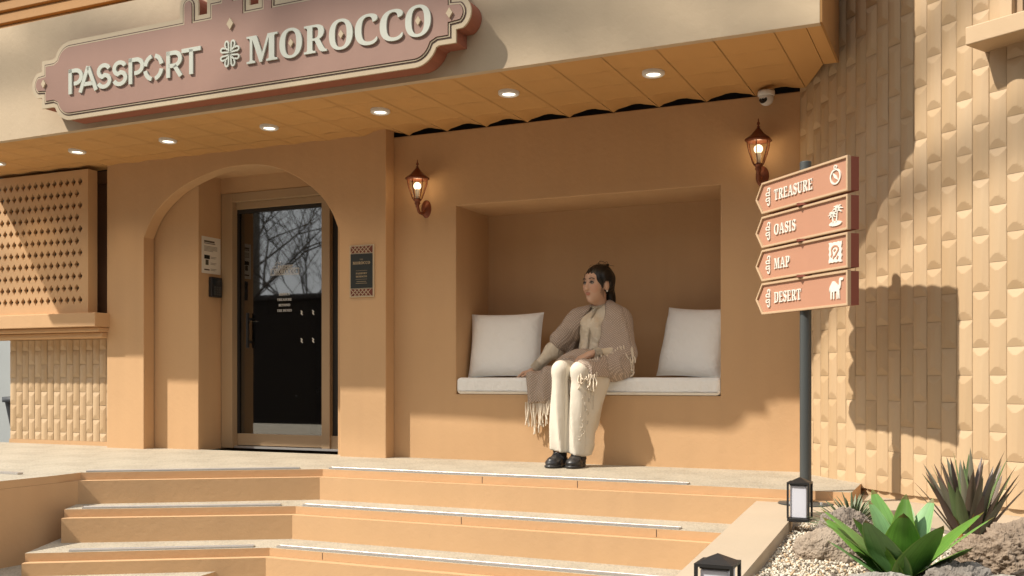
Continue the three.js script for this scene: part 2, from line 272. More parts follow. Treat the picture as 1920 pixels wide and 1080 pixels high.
/* canopy: box with a plain fascia and a soffit of pillowed panels */
const FZ = x => 1.212 + (x + 0.677) * 0.0158;
const canopy = thing('canopy', 'deep flat canopy with cream fascia and panelled orange soffit over the entrance', 'canopy', [-4, 2.35, 0]);
{
  const XL = -7.95, XR = -0.685;
  
  wpart(canopy, canopy, 'canopy_core', prism([[XL, 0.02], [-0.95, 0.02], [-0.76, 0.5], [XR, 0.5], [XR, FZ(XR) - 0.05], [XL, FZ(XL) - 0.05]], 2.415, 3.16), M.soffit);
  wpart(canopy, canopy, 'fascia', prism([[XL, FZ(XL) - 0.049], [XR, FZ(XR) - 0.049], [XR, FZ(XR)], [XL, FZ(XL)]], 2.35, 3.19), M.fascia);
  wpart(canopy, canopy, 'end_panel', prism([[XR, 0.5], [XR + 0.012, 0.5], [XR + 0.012, FZ(XR) - 0.001], [XR + 0.001, FZ(XR) - 0.001]], 2.352, 3.188), M.timber);
  const panel = (x0, x1, z0, z1, amp) => {
    const n = 10, g = new THREE.PlaneGeometry(1, 1, n, n), p = g.attributes.position;
    for (let i = 0; i < p.count; i++) {
      const u = p.getX(i) + 0.5, v = p.getY(i) + 0.5, e = 0.02, U = clamp((u - e) / (1 - 2 * e), 0, 1), Vv = v, r = Math.hypot(U - 0.5, (Vv - 0.5) * 0.9) * 2;
      const dome = amp * Math.sqrt(Math.max(0, 1 - Math.min(1, r * r))) * Math.min(1, 3 * Math.min(U, 1 - U));
      const edge = amp > 0.02 ? 0.030 * Math.pow(Math.sin(U * Math.PI), 0.38) * Math.pow(1 - v, 2) : 0;
      p.setXYZ(i, x0 + (x1 - x0) * u, 2.352 + dome * 0.7 + edge, z0 + (z1 - z0) * v);
    }
    g.computeVertexNormals(); return metreUV(g);
  };
  const P = 0.3135;
  for (let i = 0; i < 26; i++) {
    const x1 = -0.94 + 0.02 - i * P, x0 = x1 - P + 0.004; if (x0 < XL) continue;
    const back = x1 < -3.8 ? 0.012 : 0.034, rows = [[0.002, 0.30, back], [0.303, 0.60, 0.016], [0.603, 0.885, 0.016]];
    for (const [z0, z1, amp] of rows) wpart(canopy, canopy, 'soffit_panel', panel(x0, x1, z0, z1, amp), M.soffit);
    const zf = FZ(x0) - 0.052; wpart(canopy, canopy, 'soffit_panel', panel(x0, x1, 0.888, zf, 0.002), M.soffit);
  }
  // end pieces by the tiled tower
  wpart(canopy, canopy, 'soffit_panel', prism([[-0.917, 0.06], [-0.76, 0.5], [-0.76, FZ(-0.8) - 0.052], [-0.917, FZ(-0.9) - 0.052]], 2.353, 2.40), M.soffit);
  wpart(canopy, canopy, 'soffit_panel', prism([[-0.756, 0.5], [XR, 0.5], [XR, FZ(XR) - 0.052], [-0.756, FZ(-0.75) - 0.052]], 2.353, 2.40), M.soffit);
}
/* downlights */
[[-1.68, 0.736, 'rightmost canopy downlight, nearest the security camera'], [-2.615, 0.711, 'canopy downlight second from the right, above the niche'], [-3.57, 0.673, 'canopy downlight below the last letters of the sign, above the pillar'], [-4.512, 0.628, 'canopy downlight below the start of the right-hand sign word, above the arch'], [-5.454, 0.613, 'canopy downlight above the left shoulder of the arch'], [-6.355, 0.631, 'canopy downlight above the left edge of the arched wall'], [-7.302, 0.585, 'leftmost canopy downlight, cut by the picture edge above the lattice']].forEach(([x, z, l]) => {
  const t = thing('downlight', 'round lit ' + l, 'downlight', [x, 2.35, z], 0, 'downlights in the canopy soffit');
  part(t, 'ring', lathe([[0.040, 0.008], [0.043, -0.010], [0.058, -0.012], [0.066, -0.006], [0.066, 0.012]], 28), M.white);
  const d = new THREE.CircleGeometry(0.041, 24); d.rotateX(Math.PI / 2); d.translate(0, -0.003, 0);
  part(t, 'lamp_disc', d, new THREE.MeshStandardMaterial({ color: 0x111111, emissive: RGB(1, 0.9, 0.75), emissiveIntensity: 3 }));
  const s = new THREE.SpotLight(RGB(1, 0.78, 0.5), 0.9, 6, 0.9, 0.8); s.position.set(x, 2.325, z); s.target.position.set(x, 0, z); s.castShadow = true; s.shadow.radius = 2; scene.add(s, s.target);
});

/* ---------------- door ---------------- */
const door = thing('glass_door', 'tall glass sliding door in a tan metal frame inside the archway', 'door', [-5, 0, -0.35]);
{
  const wp = (n, g, m, par = door) => wpart(door, par, n, g, m);
  const Z = -0.35;
  const glass = new THREE.MeshPhysicalMaterial({ color: RGB(0.42, 0.43, 0.42), roughness: 0.02, transmission: 1, thickness: 0, ior: 2.3 });
  wp('jamb', box(-5.70, -5.585, 0, 2.115, Z - 0.06, Z + 0.085, 0.004), M.frame);
  wp('head', box(-5.585, -4.362, 2.04, 2.114, Z - 0.06, Z + 0.085, 0.004), M.frame);
  wp('head', box(-5.585, -4.362, 1.985, 2.04, Z - 0.05, Z + 0.035, 0.004), M.frame);
  wp('threshold', box(-5.585, -4.362, 0.0, 0.016, Z - 0.08, Z + 0.06), M.alu);
  const leaf = part(door, 'door_leaf', wpartless(box(-5.585, -4.735, 0.022, 0.118, Z - 0.022, Z + 0.022, 0.003)), M.frame);
  wp('top_rail', box(-5.585, -4.735, 1.955, 1.985, Z - 0.022, Z + 0.022, 0.003), M.dark, leaf);
  wp('side_rail', box(-5.585, -5.572, 0.118, 1.955, Z - 0.022, Z + 0.022), M.dark, leaf);
  wp('glass_pane', box(-5.572, -4.735, 0.118, 1.955, Z - 0.004, Z + 0.004), glass, leaf);
  wp('handle', box(-5.47, -5.45, 0.83, 1.12, Z + 0.03, Z + 0.055, 0.006), M.black, leaf);
  wp('handle_foot', box(-5.468, -5.452, 1.06, 1.08, Z + 0.004, Z + 0.031), M.black, leaf);
  wp('handle_foot', box(-5.468, -5.452, 0.87, 0.89, Z + 0.004, Z + 0.031), M.black, leaf);
  wp('stile', box(-4.734, -4.655, 0.016, 1.985, Z - 0.03, Z + 0.03, 0.003), M.frame);
  wp('side_pane', box(-4.595, -4.362, 0.118, 1.985, Z - 0.034, Z - 0.026), glass);
  wp('stile', box(-4.655, -4.595, 0.05, 1.985, Z - 0.05, Z - 0.012), M.dark);
  wp('bottom_rail', box(-4.655, -4.362, 0.016, 0.118, Z - 0.03, Z + 0.012), M.frame);
  // white print on the glass
  const tx = canvasTex(512, 640, (x, w, h) => {
    x.fillStyle = '#000'; x.fillRect(0, 0, w, h); x.fillStyle = '#fff'; x.strokeStyle = '#fff'; x.textAlign = 'center';
    x.lineWidth = 4; x.strokeRect(56, 122, 400, 72); x.strokeRect(64, 130, 384, 56); x.font = 'bold 58px serif'; x.fillText('MOROCCO', 256, 179, 360);
    x.font = 'bold 44px sans-serif'; x.fillText('PASSPORT', 262, 116, 220); x.lineWidth = 5; x.beginPath(); x.moveTo(92, 120); x.lineTo(92, 96); x.lineTo(130, 96); x.lineTo(130, 66); x.arc(150, 62, 18, Math.PI, 0); x.lineTo(182, 66); x.lineTo(200, 40); x.stroke();
    x.fillStyle = '#bbb'; x.font = '52px sans-serif'; x.fillText('البقاء المغرب', 256, 290, 250);
    x.fillStyle = '#fff'; x.font = 'bold 38px serif'; ['HIDDEN', 'TREASURE', 'BEYOND', 'THE DUNES'].forEach((s, i) => x.fillText(s, 250, 428 + i * 62, 210));
  });
  const pl = new THREE.PlaneGeometry(0.36, 0.46); pl.translate(-5.11, 1.335, Z + 0.0065);
  wp('glass_lettering', pl, new THREE.MeshStandardMaterial({ color: RGB(0.75, 0.73, 0.68), alphaMap: tx, transparent: true, roughness: 0.6 }), leaf);
  const st = canvasTex(256, 64, (x, w, h) => { x.fillStyle = '#000'; x.fillRect(0, 0, w, h); x.strokeStyle = '#888'; x.lineWidth = 6; x.beginPath(); x.moveTo(6, 34); x.lineTo(50, 34); x.moveTo(110, 34); x.lineTo(150, 30); x.lineTo(250, 34); x.stroke(); x.beginPath(); x.arc(80, 34, 18, 0, 7); x.stroke(); });
  const sp = new THREE.PlaneGeometry(0.14, 0.034); sp.translate(-5.44, 1.05, Z + 0.0068); wp('glass_lettering', sp, new THREE.MeshStandardMaterial({ color: RGB(0.5, 0.48, 0.42), alphaMap: st, transparent: true, roughness: 0.6 }), leaf);
  for (const y of [0.885, 1.11]) for (let i = 0; i < 4; i++) {
    const s = strokes([[[-0.008, 0.018], [0.006, 0.006], [-0.004, -0.004], [0.01, -0.018]]], 0.008, 0.001); const x = -4.945 + i * 0.112 + (i === 3 ? 0.035 : 0); if (x > -4.735 && x < -4.6) continue; s.translate(x, y - 0.0 * i, i === 3 ? Z - 0.0255 : Z + 0.0045); wp('glass_sticker', s, M.letterWhite, i === 3 ? door : leaf);
  }
}
function wpartless(g) { return g.translate(5, 0, 0.35); }
{
  const t = thing('notice', 'white printed notice taped above the keypad on the porch wall', 'notice', [-5.706, 1.59, -0.15]);
  const tex = canvasTex(256, 340, (x, w, h) => {
    x.fillStyle = '#d9d2c4'; x.fillRect(0, 0, w, h); x.fillStyle = '#5b5148'; x.font = 'bold 26px sans-serif'; x.fillRect(24, 30, 150, 18); x.fillRect(24, 54, 160, 7);
    for (let i = 0; i < 5; i++) x.fillRect(24, 84 + i * 11, 190 - (i === 4 ? 60 : 0), 4); x.fillStyle = '#15130f'; x.fillRect(26, 170, 80, 38); x.fillStyle = '#4c473a'; x.fillRect(44, 214, 44, 52); x.fillStyle = '#3a1512'; x.fillRect(26, 305, 76, 12); x.fillStyle = '#8a7e70'; for (let i = 0; i < 3; i++) { x.fillRect(116, 182 + i * 58, 86, 5); x.fillRect(116, 194 + i * 58, 70, 5); }
  });
  part(t, 'sheet', new THREE.BoxGeometry(0.003, 0.30, 0.225), std(0.7, 0.66, 0.58, 0.8));
  const p = new THREE.PlaneGeometry(0.215, 0.29); p.rotateY(Math.PI / 2); p.translate(0.0025, 0, 0); part(t, 'print', p, new THREE.MeshStandardMaterial({ map: tex, roughness: 0.85 }));
  const k = thing('keypad', 'black entry keypad below the notice on the porch wall', 'keypad', [-5.706, 1.33, -0.181]);
  part(k, 'housing', new RoundedBoxGeometry(0.036, 0.165, 0.13, 2, 0.008).translate(0.018, 0, 0), M.black);
  part(k, 'screen', box(0.0365, 0.038, 0.02, 0.065, -0.05, 0.05), std(0.03, 0.035, 0.04, 0.1));
  for (let r = 0; r < 4; r++) for (let c = 0; c < 3; c++) part(k, 'key', box(0.0365, 0.040, -0.065 + r * 0.019, -0.051 + r * 0.019, -0.04 + c * 0.028, -0.018 + c * 0.028, 0.0015), std(0.06, 0.062, 0.06, 0.4));
}

/* ---------------- lattice window bay on the left ---------------- */
{
  const t = thing('lattice_screen', 'pierced tan lattice screen boxed over the window left of the arch', 'screen', [-7.3, 1.1, 0.2]);
  const s = poly([[-8.9, 1.122], [-6.705, 1.122], [-6.705, 2.325], [-8.9, 2.325]]);
  for (let r = 0; r < 11; r++) for (let c = 0; c < 27; c++) {
    const x = -6.796 - c * 0.0742 - (r % 2) * 0.037, y = 2.228 - r * 0.0991; if (x < -8.8) continue;
    const q = 0.0265, v = 0.037, k = 0.42, h = new THREE.Path(); // four-lobed diamond opening
    [[0, v], [q * k, v * 0.5], [q * 0.62, v * 0.42], [q, 0], [q * 0.62, -v * 0.42], [q * k, -v * 0.5], [0, -v], [-q * k, -v * 0.5], [-q * 0.62, -v * 0.42], [-q, 0], [-q * 0.62, v * 0.42], [-q * k, v * 0.5]].forEach((p, i) => i ? h.lineTo(x + p[0], y + p[1]) : h.moveTo(x + p[0], y + p[1])); h.closePath(); s.holes.push(h);
  }
  const g = extr(s, 0.03); g.translate(0, 0, 0.17); wpart(t, t, 'pierced_panel', metreUV(g), M.wall);
  wpart(t, t, 'side_panel', box(-6.744, -6.706, 1.122, 2.325, 0.1, 0.169), M.wall);
  const b = thing('window_box', 'brown glazed window recess behind the pierced lattice screen', 'window', [-7.3, 1.1, 0]);
  wpart(b, b, 'glass_pane', box(-8.9, -6.576, 1.13, 2.345, -0.06, -0.04), std(0.17, 0.095, 0.055, 0.3));
  wpart(b, b, 'frame', box(-8.9, -6.576, 2.24, 2.345, -0.039, 0.0), std(0.17, 0.09, 0.045, 0.6));
  for (const x of [-7.28, -7.9]) wpart(b, b, 'mullion', box(x - 0.03, x + 0.03, 1.13, 2.239, -0.039, 0.02), M.dark);
  const l = thing('window_ledge', 'moulded tan window ledge under the lattice screen', 'ledge', [-7.3, 0.92, 0.1]);
  wpart(l, l, 'ledge_slab', box(-9.2, -6.542, 1.005, 1.12, -0.05, 0.28, 0.006), M.wall);
  wpart(l, l, 'moulding', box(-9.2, -6.556, 0.965, 1.004, -0.05, 0.235, 0.012), M.wall);
  wpart(l, l, 'moulding', box(-9.2, -6.572, 0.918, 0.964, -0.05, 0.18, 0.012), M.wall);
}
/* ---------------- bamboo-relief tiles ---------------- */
function tileGeo(w, L, hgt, cutTop = true, cutBot = true) { // one tile: faceted ridge whose ends are cut by sloping planes
  const us = [0, 0.03, 0.1, 0.2, 0.3, 0.4, 0.47, 0.6, 0.67, 0.78, 0.9, 0.97, 1], hs = [0.36, 0.50, 0.64, 0.78, 0.90, 0.98, 1.0, 1.0, 0.94, 0.80, 0.62, 0.48, 0.34], e = Math.min(0.5, 0.040 / L), vs = [];
  for (const k of [0, 0.12, 0.3, 0.5, 0.7, 0.85, 1]) vs.push(k * e); for (const k of [1, 0.85, 0.7, 0.5, 0.3, 0.12, 0]) vs.push(1 - k * e);
  const pos = [], idx = [], nu = us.length, nv = vs.length;
  for (let j = 0; j < nv; j++) for (let i = 0; i < nu; i++) {
    const v = vs[j], db = cutBot ? v / e : 9, dt = cutTop ? (1 - v) / e : 9, lim = Math.min(db, dt), z = 0.002 + hgt * Math.min(hs[i], 0.30 + 0.7 * lim);
    pos.push((us[i] - 0.5) * w, v * L, z);
  }
  for (let j = 0; j < nv - 1; j++) for (let i = 0; i < nu - 1; i++) { const a = j * nu + i; idx.push(a, a + 1, a + nu + 1, a, a + nu + 1, a + nu); }
  let g = new THREE.BufferGeometry(); g.setAttribute('position', new THREE.Float32BufferAttribute(pos, 3)); g.setIndex(idx); g = metreUV(g); g.computeVertexNormals();
  return toCreasedNormals(g, 0.2);
}
const towerAt = s => { let x = -0.95, z = 0; const n = 120; for (let i = 0; i < n; i++) { const a = (58 * Math.PI / 180) - (i + 0.5) * s / n / 4; x += Math.cos(a) * s / n; z += Math.sin(a) * s / n; } return [x, z, 58 * Math.PI / 180 - s / 4]; };
{
  const t = thing('tiled_tower', 'curved tower wall clad in bamboo-shaped tan tiles right of the canopy', 'wall', [0, -0.03, 0.9]);
  const front = [], back = []; for (let i = 0; i <= 60; i++) { const [x, z, a] = towerAt(i * 0.06); front.push([x, z]); back.push([x + Math.sin(a) * 0.3, z - Math.cos(a) * 0.3]); }
  wpart(t, t, 'wall_core', prism(front.concat(back.reverse()), -0.95, 6), M.tile);
  const w = 0.09, L = 0.268; const cache = new Map(); const tg = (len, ct, cb) => { const k = len.toFixed(3) + ct + cb; if (!cache.has(k)) cache.set(k, tileGeo(w - 0.0012, len - 0.0015, 0.0165, ct, cb)); return cache.get(k); };
  let n = 0;
  for (let c = 0; c < 26; c++) {
    const [x, z, a] = towerAt((c + 0.5) * w), ph = (c % 2 === 0 ? 0 : 0.5) * L, cs = (c + 0.5) * w;
    const top = 3.0, bot = -0.025 + rr(-0.004, 0.004);
    // joints at 2.336 + ph + k L for the column nearest s = 1.28
    for (let k = -12; k < 5; k++) {
      let y0 = 2.336 + ph + k * L, y1 = y0 + L; if (y1 <= bot + 0.03 || y0 > top) continue; let cb = true; if (y0 < bot) { y0 = bot; cb = false; }
      const m = [M.tile, M.tile, M.tileB, M.tileC][Math.floor(rnd() * 4)];
      const q = part(t, 'tile', tg(y1 - y0, true, cb), m); n++;
      const out = 0.001 + rr(0, 0.002); q.position.set(x + Math.sin(a) * -out - t.position.x, y0 - t.position.y, z + Math.cos(a) * out - t.position.z); q.rotation.y = -a + rr(-0.012, 0.012); q.rotation.z = rr(-0.003, 0.003);
    }
  }
  console.log('tower tiles', n);
  const t2 = thing('tiled_wall', 'low wall of bamboo-shaped tan tiles under the window ledge', 'wall', [-7.3, -0.02, -0.03]);
  wpart(t2, t2, 'wall_core', box(-7.90, -6.575, -0.1, 0.918, -0.5, -0.03), M.tile);
  wpart(t2, t2, 'plinth', box(-7.895, -6.575, -0.02, 0.035, -0.03, -0.012), M.wall);
  const w2 = 0.0775, L2 = 0.238;
  for (let c = 0; c < 17; c++) for (let k = 0; k < 6; k++) {
    let y0 = 0.035 - (c % 2 ? 0.05 : 0.165) + k * L2, y1 = Math.min(0.917, y0 + L2); if (y0 > 0.9 || y1 < 0.06) continue; const cb = y0 > 0.035, ct = y1 < 0.916; y0 = Math.max(0.036, y0);
    const q = part(t2, 'tile', tileGeo(w2 - 0.003, y1 - y0 - 0.003, 0.014, ct, cb), [M.tile, M.tileB, M.tileC][Math.floor(rnd() * 3)]); q.position.set(-6.615 - c * w2 + 7.3, y0 + 0.02, 0.001 + rr(0, 0.002));
  }
}
/* window at the top right of the tower */
{
  const [x, z, a] = towerAt(1.93), t = thing('tower_window', 'window with a projecting tan sill high on the tiled tower', 'window', [x, 2.13, z], -a + 0.02);
  part(t, 'sill', box(-0.42, 0.9, 0.0, 0.085, -0.05, 0.16, 0.006), M.tile);
  part(t, 'frame', box(-0.30, -0.245, 0.086, 1.3, -0.05, 0.075), M.tile);
  part(t, 'inner_frame', box(-0.244, -0.21, 0.086, 1.3, -0.05, 0.045), M.frame);
  part(t, 'glass_pane', box(-0.21, 0.9, 0.086, 1.3, 0.0, 0.03), std(0.10, 0.11, 0.13, 0.08, { metalness: 0.2 }));
}
/* ---------------- shop sign ---------------- */
{
  const t = thing('shop_sign', 'large pink and cream shop sign lettered PASSPORT MOROCCO on the fascia', 'sign', [-4.28, 2.655, FZ(-4.28)], -0.0158);
  const half = [];                         // outline of the right half, from the bottom centre anticlockwise
  half.push([0, -0.275]); half.push([1.335, -0.275]); arc(1.335, -0.118, 0.15, 0.157, -84, -22, 7).forEach(p => half.push(p)); half.push([1.492, -0.168], [1.60, -0.168], [1.60, -0.092]);
  arc(1.592, 0.0, 0.102, 0.102, -60, 60, 12).forEach(p => half.push(p)); half.push([1.60, 0.092], [1.60, 0.168], [1.492, 0.168]); arc(1.335, 0.118, 0.15, 0.157, 22, 84, 7).forEach(p => half.push(p));
  half.push([1.335, 0.275], [0.385, 0.275], [0.385, 0.31]); arc(0.31, 0.345, 0.075, 0.08, 0, 180, 9).forEach(p => half.push(p)); half.push([0.235, 0.275], [0.165, 0.275], [0.165, 0.365], [0.085, 0.365], [0.085, 0.46]); arc(0, 0.46, 0.085, 0.085, 0, 90, 5).forEach(p => half.push(p));
  const out = half.concat(half.slice(1, -1).reverse().map(p => [-p[0], p[1]])).map(p => [p[0] * (p[0] < 0 ? 1.05 : 1.03) - 0.03, p[1]]);
  const lay = (off, z0, d, mat, name) => { const g = extr(poly(off ? offsetPath(out, off, true) : out), d); g.translate(0, 0, z0); return part(t, name, metreUV(g), mat); };
  lay(0.004, 0.004, 0.128, M.signRed, 'sign_body'); lay(0, 0.132, 0.014, M.cream, 'border'); lay(0.029, 0.146, 0.002, M.ridge, 'groove'); lay(0.0365, 0.148, 0.003, M.cream, 'inner_border'); lay(0.045, 0.151, 0.001, M.ridge, 'groove'); lay(0.048, 0.152, 0.004, M.signPink, 'panel');
  // cut-out reds seen between the crown steps
  const zf = 0.156, dep = 0.011, bl = -0.105, ch = 0.172, sw = 0.027;
  const add = (name, g, x, y, m = M.letter) => { g.translate(x, y, zf); return part(t, name, g, m); };
  const gl = (list, x) => add('letter', strokes(list, sw, dep).scale(1.18, 1, 1), x, bl);
  const hh = ch;
  const Pp = [[[0, 0], [0, hh]], [[-0.013, hh - 0.013], [0.045, hh - 0.013], ...arc(0.045, hh - 0.058, 0.045, 0.045, 90, -80, 10), [0.03, hh - 0.104]]];
  gl(Pp, -1.41);
  gl([[[-0.012, 0], [0.052, hh]], [[0.116, 0], [0.052, hh - 0.004]], [[0.02, 0.052], [0.085, 0.052]]], -1.30);
  const S = [[...arc(0.05, hh - 0.053, 0.042, 0.04, 20, 250, 12), ...arc(0.05, 0.053, 0.045, 0.04, 80, -160, 12)]];
  gl(S, -1.15); gl(S, -1.005); gl(Pp, -0.848);
  gl([arc(0.06, hh / 2, 0.062, 0.077, 12, 78, 8), arc(0.06, hh / 2, 0.062, 0.077, 102, 168, 8), arc(0.06, hh / 2, 0.062, 0.077, 192, 258, 8), arc(0.06, hh / 2, 0.062, 0.077, 282, 348, 8)], -0.715);
  gl([[[0, 0], [0, hh]], [[-0.013, hh - 0.013], [0.045, hh - 0.013], ...arc(0.045, hh - 0.055, 0.042, 0.042, 90, -90, 10), [0.0, hh - 0.097]], [[0.045, hh - 0.097], [0.092, 0]]], -0.515);
  gl([[[0.06, 0], [0.06, hh - 0.01]], [[-0.008, hh - 0.013], [0.128, hh - 0.013]]], -0.39);
  // serif word, one mesh per letter
  const Wd = { M: 0.24, O: 0.17, R: 0.168, C: 0.158 }; let x = 0.135;
  for (const c of 'MOROCCO') {
    const g = glyph(c, 'serif_bold', ch, dep, Wd[c]); if (c === 'M') { const p = g.attributes.position; for (let i = 0; i < p.count; i++) p.setX(i, p.getX(i)); }
    if (c === 'O' || c === 'C') g.scale(1, 1.05, 1); add('letter', g, x, bl + 0.004 + (c === 'O' || c === 'C' ? -0.004 : 0));
    if (c === 'O') add('diamond', extr(poly([[0, 0.026], [0.018, 0], [0, -0.026], [-0.018, 0]]), dep), x + Wd[c] / 2, bl + ch / 2 + 0.005, M.cream);
    x += Wd[c] + 0.016;
  }
  for (const [dx, dy, s] of [[0, 0.175, 1.25], [1.585, 0, 1], [-1.675, 0, 1]]) add('diamond', extr(poly([[0, 0.03 * s], [0.021 * s, 0], [0, -0.03 * s], [-0.021 * s, 0]]), dep), dx, dy, M.cream);
  const curl = []; for (let q = 0; q < 4; q++) { const sx = q % 2 ? 1 : -1, sy = q > 1 ? 1 : -1, mp = a => a.map(p => [p[0] * sx, p[1] * sy]); curl.push(mp([[0.009, 0.004], [0.011, 0.05], ...arc(0.025, 0.06, 0.014, 0.02, 180, -60, 9)])); curl.push(mp([[0.004, 0.008], [0.045, 0.012], ...arc(0.055, 0.026, 0.018, 0.014, -90, 150, 9)])); curl.push(mp([[0.018, 0.024], [0.036, 0.04]])); }
  add('emblem', strokes(curl, 0.0105, dep), 0.0, -0.015);
}

/* ---------------- bench cushion and pillows ---------------- */
{
  const t = thing('bench_cushion', 'long white seat cushion lining the wall niche', 'cushion', [-2.4, 0.467, -0.25]);
  const g = new RoundedBoxGeometry(1.892, 0.117, 0.53, 5, 0.028); g.translate(0, 0.0585, 0.002); part(t, 'cushion', metreUV(g), M.cushion);
  part(t, 'piping', tube([[-0.93, 0.022, 0.267], [0, 0.021, 0.269], [0.93, 0.022, 0.267]], 0.0035, 40), M.cushion);
  const pillow = (name, label, w, h, pos, ry, rx, rz) => {
    const P = thing(name, label, 'pillow', pos, ry, 'white throw pillows in the niche');
    const n = 28, mk = (sgn) => { const pos = [], idx = []; for (let j = 0; j <= n; j++) for (let i = 0; i <= n; i++) { const u = i / n * 2 - 1, v = j / n * 2 - 1; const pinch = 1 - 0.055 * (1 - u * u) * Math.abs(v) ** 3, pv = 1 - 0.045 * (1 - v * v) * Math.abs(u) ** 3; const f = Math.pow(Math.max(0, (1 - u ** 4) * (1 - v ** 4)), 0.55); const wr = 0.006 * (fbm3(u * 2.4 + w * 9, v * 2.4, 3 + sgn, 3) - 0.5) * 2 + 0.010 * Math.pow(Math.abs(u * v), 2) * Math.sin(9 * (u - v * Math.sign(u * v))); pos.push(u * w / 2 * pv, v * h / 2 * pinch + h / 2, sgn * (0.075 * f + wr * Math.min(1, f * 3))); } for (let j = 0; j < n; j++) for (let i = 0; i < n; i++) { const a = j * (n + 1) + i, q = [a, a + 1, a + n + 2, a, a + n + 2, a + n + 1]; if (sgn < 0) q.reverse(); idx.push(...q); } const g = new THREE.BufferGeometry(); g.setAttribute('position', new THREE.Float32BufferAttribute(pos, 3)); g.setAttribute('uv', new THREE.Float32BufferAttribute(pos.filter((_, k) => k % 3 < 2), 2)); g.setIndex(idx); g.computeVertexNormals(); return g; };
    const g = mergeGeometries([mk(1), mk(-1)]); g.rotateX(rx); g.rotateZ(rz); part(P, 'cover', g, M.cushion);
    const e = [[-w / 2, 0.004, 0], [w / 2, 0.004, 0]]; const q = tube([[-w / 2 + 0.01, 0.014, 0.001], [0, 0.03, 0.0], [w / 2 - 0.01, 0.014, 0.001]], 0.004, 16, 6); q.rotateX(rx); q.rotateZ(rz); part(P, 'piping', q, M.cushion); return P;
  };
  pillow('throw_pillow', 'square white throw pillow standing at the left end of the niche', 0.555, 0.48, [-3.06, 0.582, -0.18], 0.1, -0.2, 0.01);
  pillow('throw_pillow', 'square white throw pillow leaning at the right end of the niche', 0.50, 0.49, [-1.725, 0.58, -0.22], -0.30, -0.24, -0.06);
}
/* ---------------- wall lanterns, camera, plaque ---------------- */
function sconce(label, pos) {
  const t = thing('wall_lantern', label, 'wall lamp', pos, 0, 'bronze wall lanterns beside the niche'), cz = 0.135;
  const plate = lathe([[0, 0.028], [0.02, 0.026], [0.03, 0.016], [0.045, 0.012], [0.052, 0.004], [0.052, 0]], 24); plate.rotateX(Math.PI / 2); plate.scale(0.8, 1.25, 1); plate.translate(0, -0.01, 0); part(t, 'wall_plate', plate, M.bronze);
  part(t, 'arm', tube([[0, -0.02, 0.02], [0, -0.05, 0.06], [0, -0.045, 0.11], [0, 0.0, cz]], 0.011, 16, 8), M.bronze);
  const add = (n, g, m = M.bronze) => part(t, n, g.translate(0, 0, cz), m);
  add('socket', lathe([[0, -0.02], [0.012, -0.018], [0.014, 0.0], [0.022, 0.01], [0.018, 0.022], [0.03, 0.034], [0.034, 0.042], [0, 0.042]], 6));
  const gl = new THREE.MeshPhysicalMaterial({ color: RGB(0.95, 0.9, 0.78), transmission: 1, roughness: 0.08, thickness: 0, ior: 1.45 });
  add('glass_shade', lathe([[0.032, 0.044], [0.044, 0.08], [0.058, 0.12], [0.066, 0.155], [0.068, 0.178]], 6), gl);
  for (let i = 0; i < 6; i++) { const a = i * Math.PI / 3, c = Math.sin(a), s = Math.cos(a); add('rib', tube([[0.033 * c, 0.043, 0.033 * s], [0.047 * c, 0.08, 0.047 * s], [0.061 * c, 0.12, 0.061 * s], [0.069 * c, 0.155, 0.069 * s], [0.071 * c, 0.18, 0.071 * s]], 0.0032, 10, 5)); }
  add('roof', lathe([[0.0, 0.272], [0.012, 0.262], [0.022, 0.25], [0.045, 0.222], [0.072, 0.203], [0.086, 0.193], [0.088, 0.184], [0.078, 0.178], [0.066, 0.179], [0, 0.182]], 6));
  add('finial', lathe([[0, 0.325], [0.004, 0.316], [0.003, 0.305], [0.009, 0.296], [0.010, 0.288], [0.004, 0.28], [0.012, 0.268], [0, 0.266]], 12));
  const b = new THREE.SphereGeometry(0.027, 20, 14); b.translate(0, 0.135, 0); add('bulb', b, new THREE.MeshStandardMaterial({ color: 0x222222, emissive: RGB(1, 0.86, 0.62), emissiveIntensity: 2.2 }));
  add('lamp_stem', lathe([[0, 0.112], [0.014, 0.112], [0.012, 0.06], [0.014, 0.044], [0, 0.044]], 12), M.white);
  const p = new THREE.PointLight(RGB(1, 0.78, 0.52), 0.03); p.position.set(pos[0], pos[1] + 0.14, pos[2] + cz); p.shadow.radius = 1.4; p.castShadow = true; scene.add(p);
}
sconce('lit bronze lantern on the wall left of the niche', [-3.595, 1.815, 0.0]);
sconce('lit bronze lantern on the wall right of the niche behind the signpost', [-1.19, 1.855, 0.0]);
{
  const t = thing('security_camera', 'white dome security camera under the canopy soffit', 'camera', [-1.15, 2.35, 0.09], -0.35);
  part(t, 'base', lathe([[0, 0.004], [0.05, 0.004], [0.052, -0.006], [0.052, -0.024], [0.046, -0.03], [0, -0.03]], 28), M.white);
  const b = new THREE.SphereGeometry(0.044, 24, 16); b.scale(1, 1.05, 1); b.translate(0, -0.042, 0); part(t, 'ball', b, M.white);
  const l = new THREE.CylinderGeometry(0.024, 0.025, 0.012, 24); l.rotateX(Math.PI / 2 - 0.45); l.translate(0, -0.056, 0.037); part(t, 'lens_face', l, M.rubber);
  const e = new THREE.SphereGeometry(0.010, 14, 10); e.translate(0, -0.06, 0.043); part(t, 'lens', e, std(0.02, 0.02, 0.025, 0.05));
}
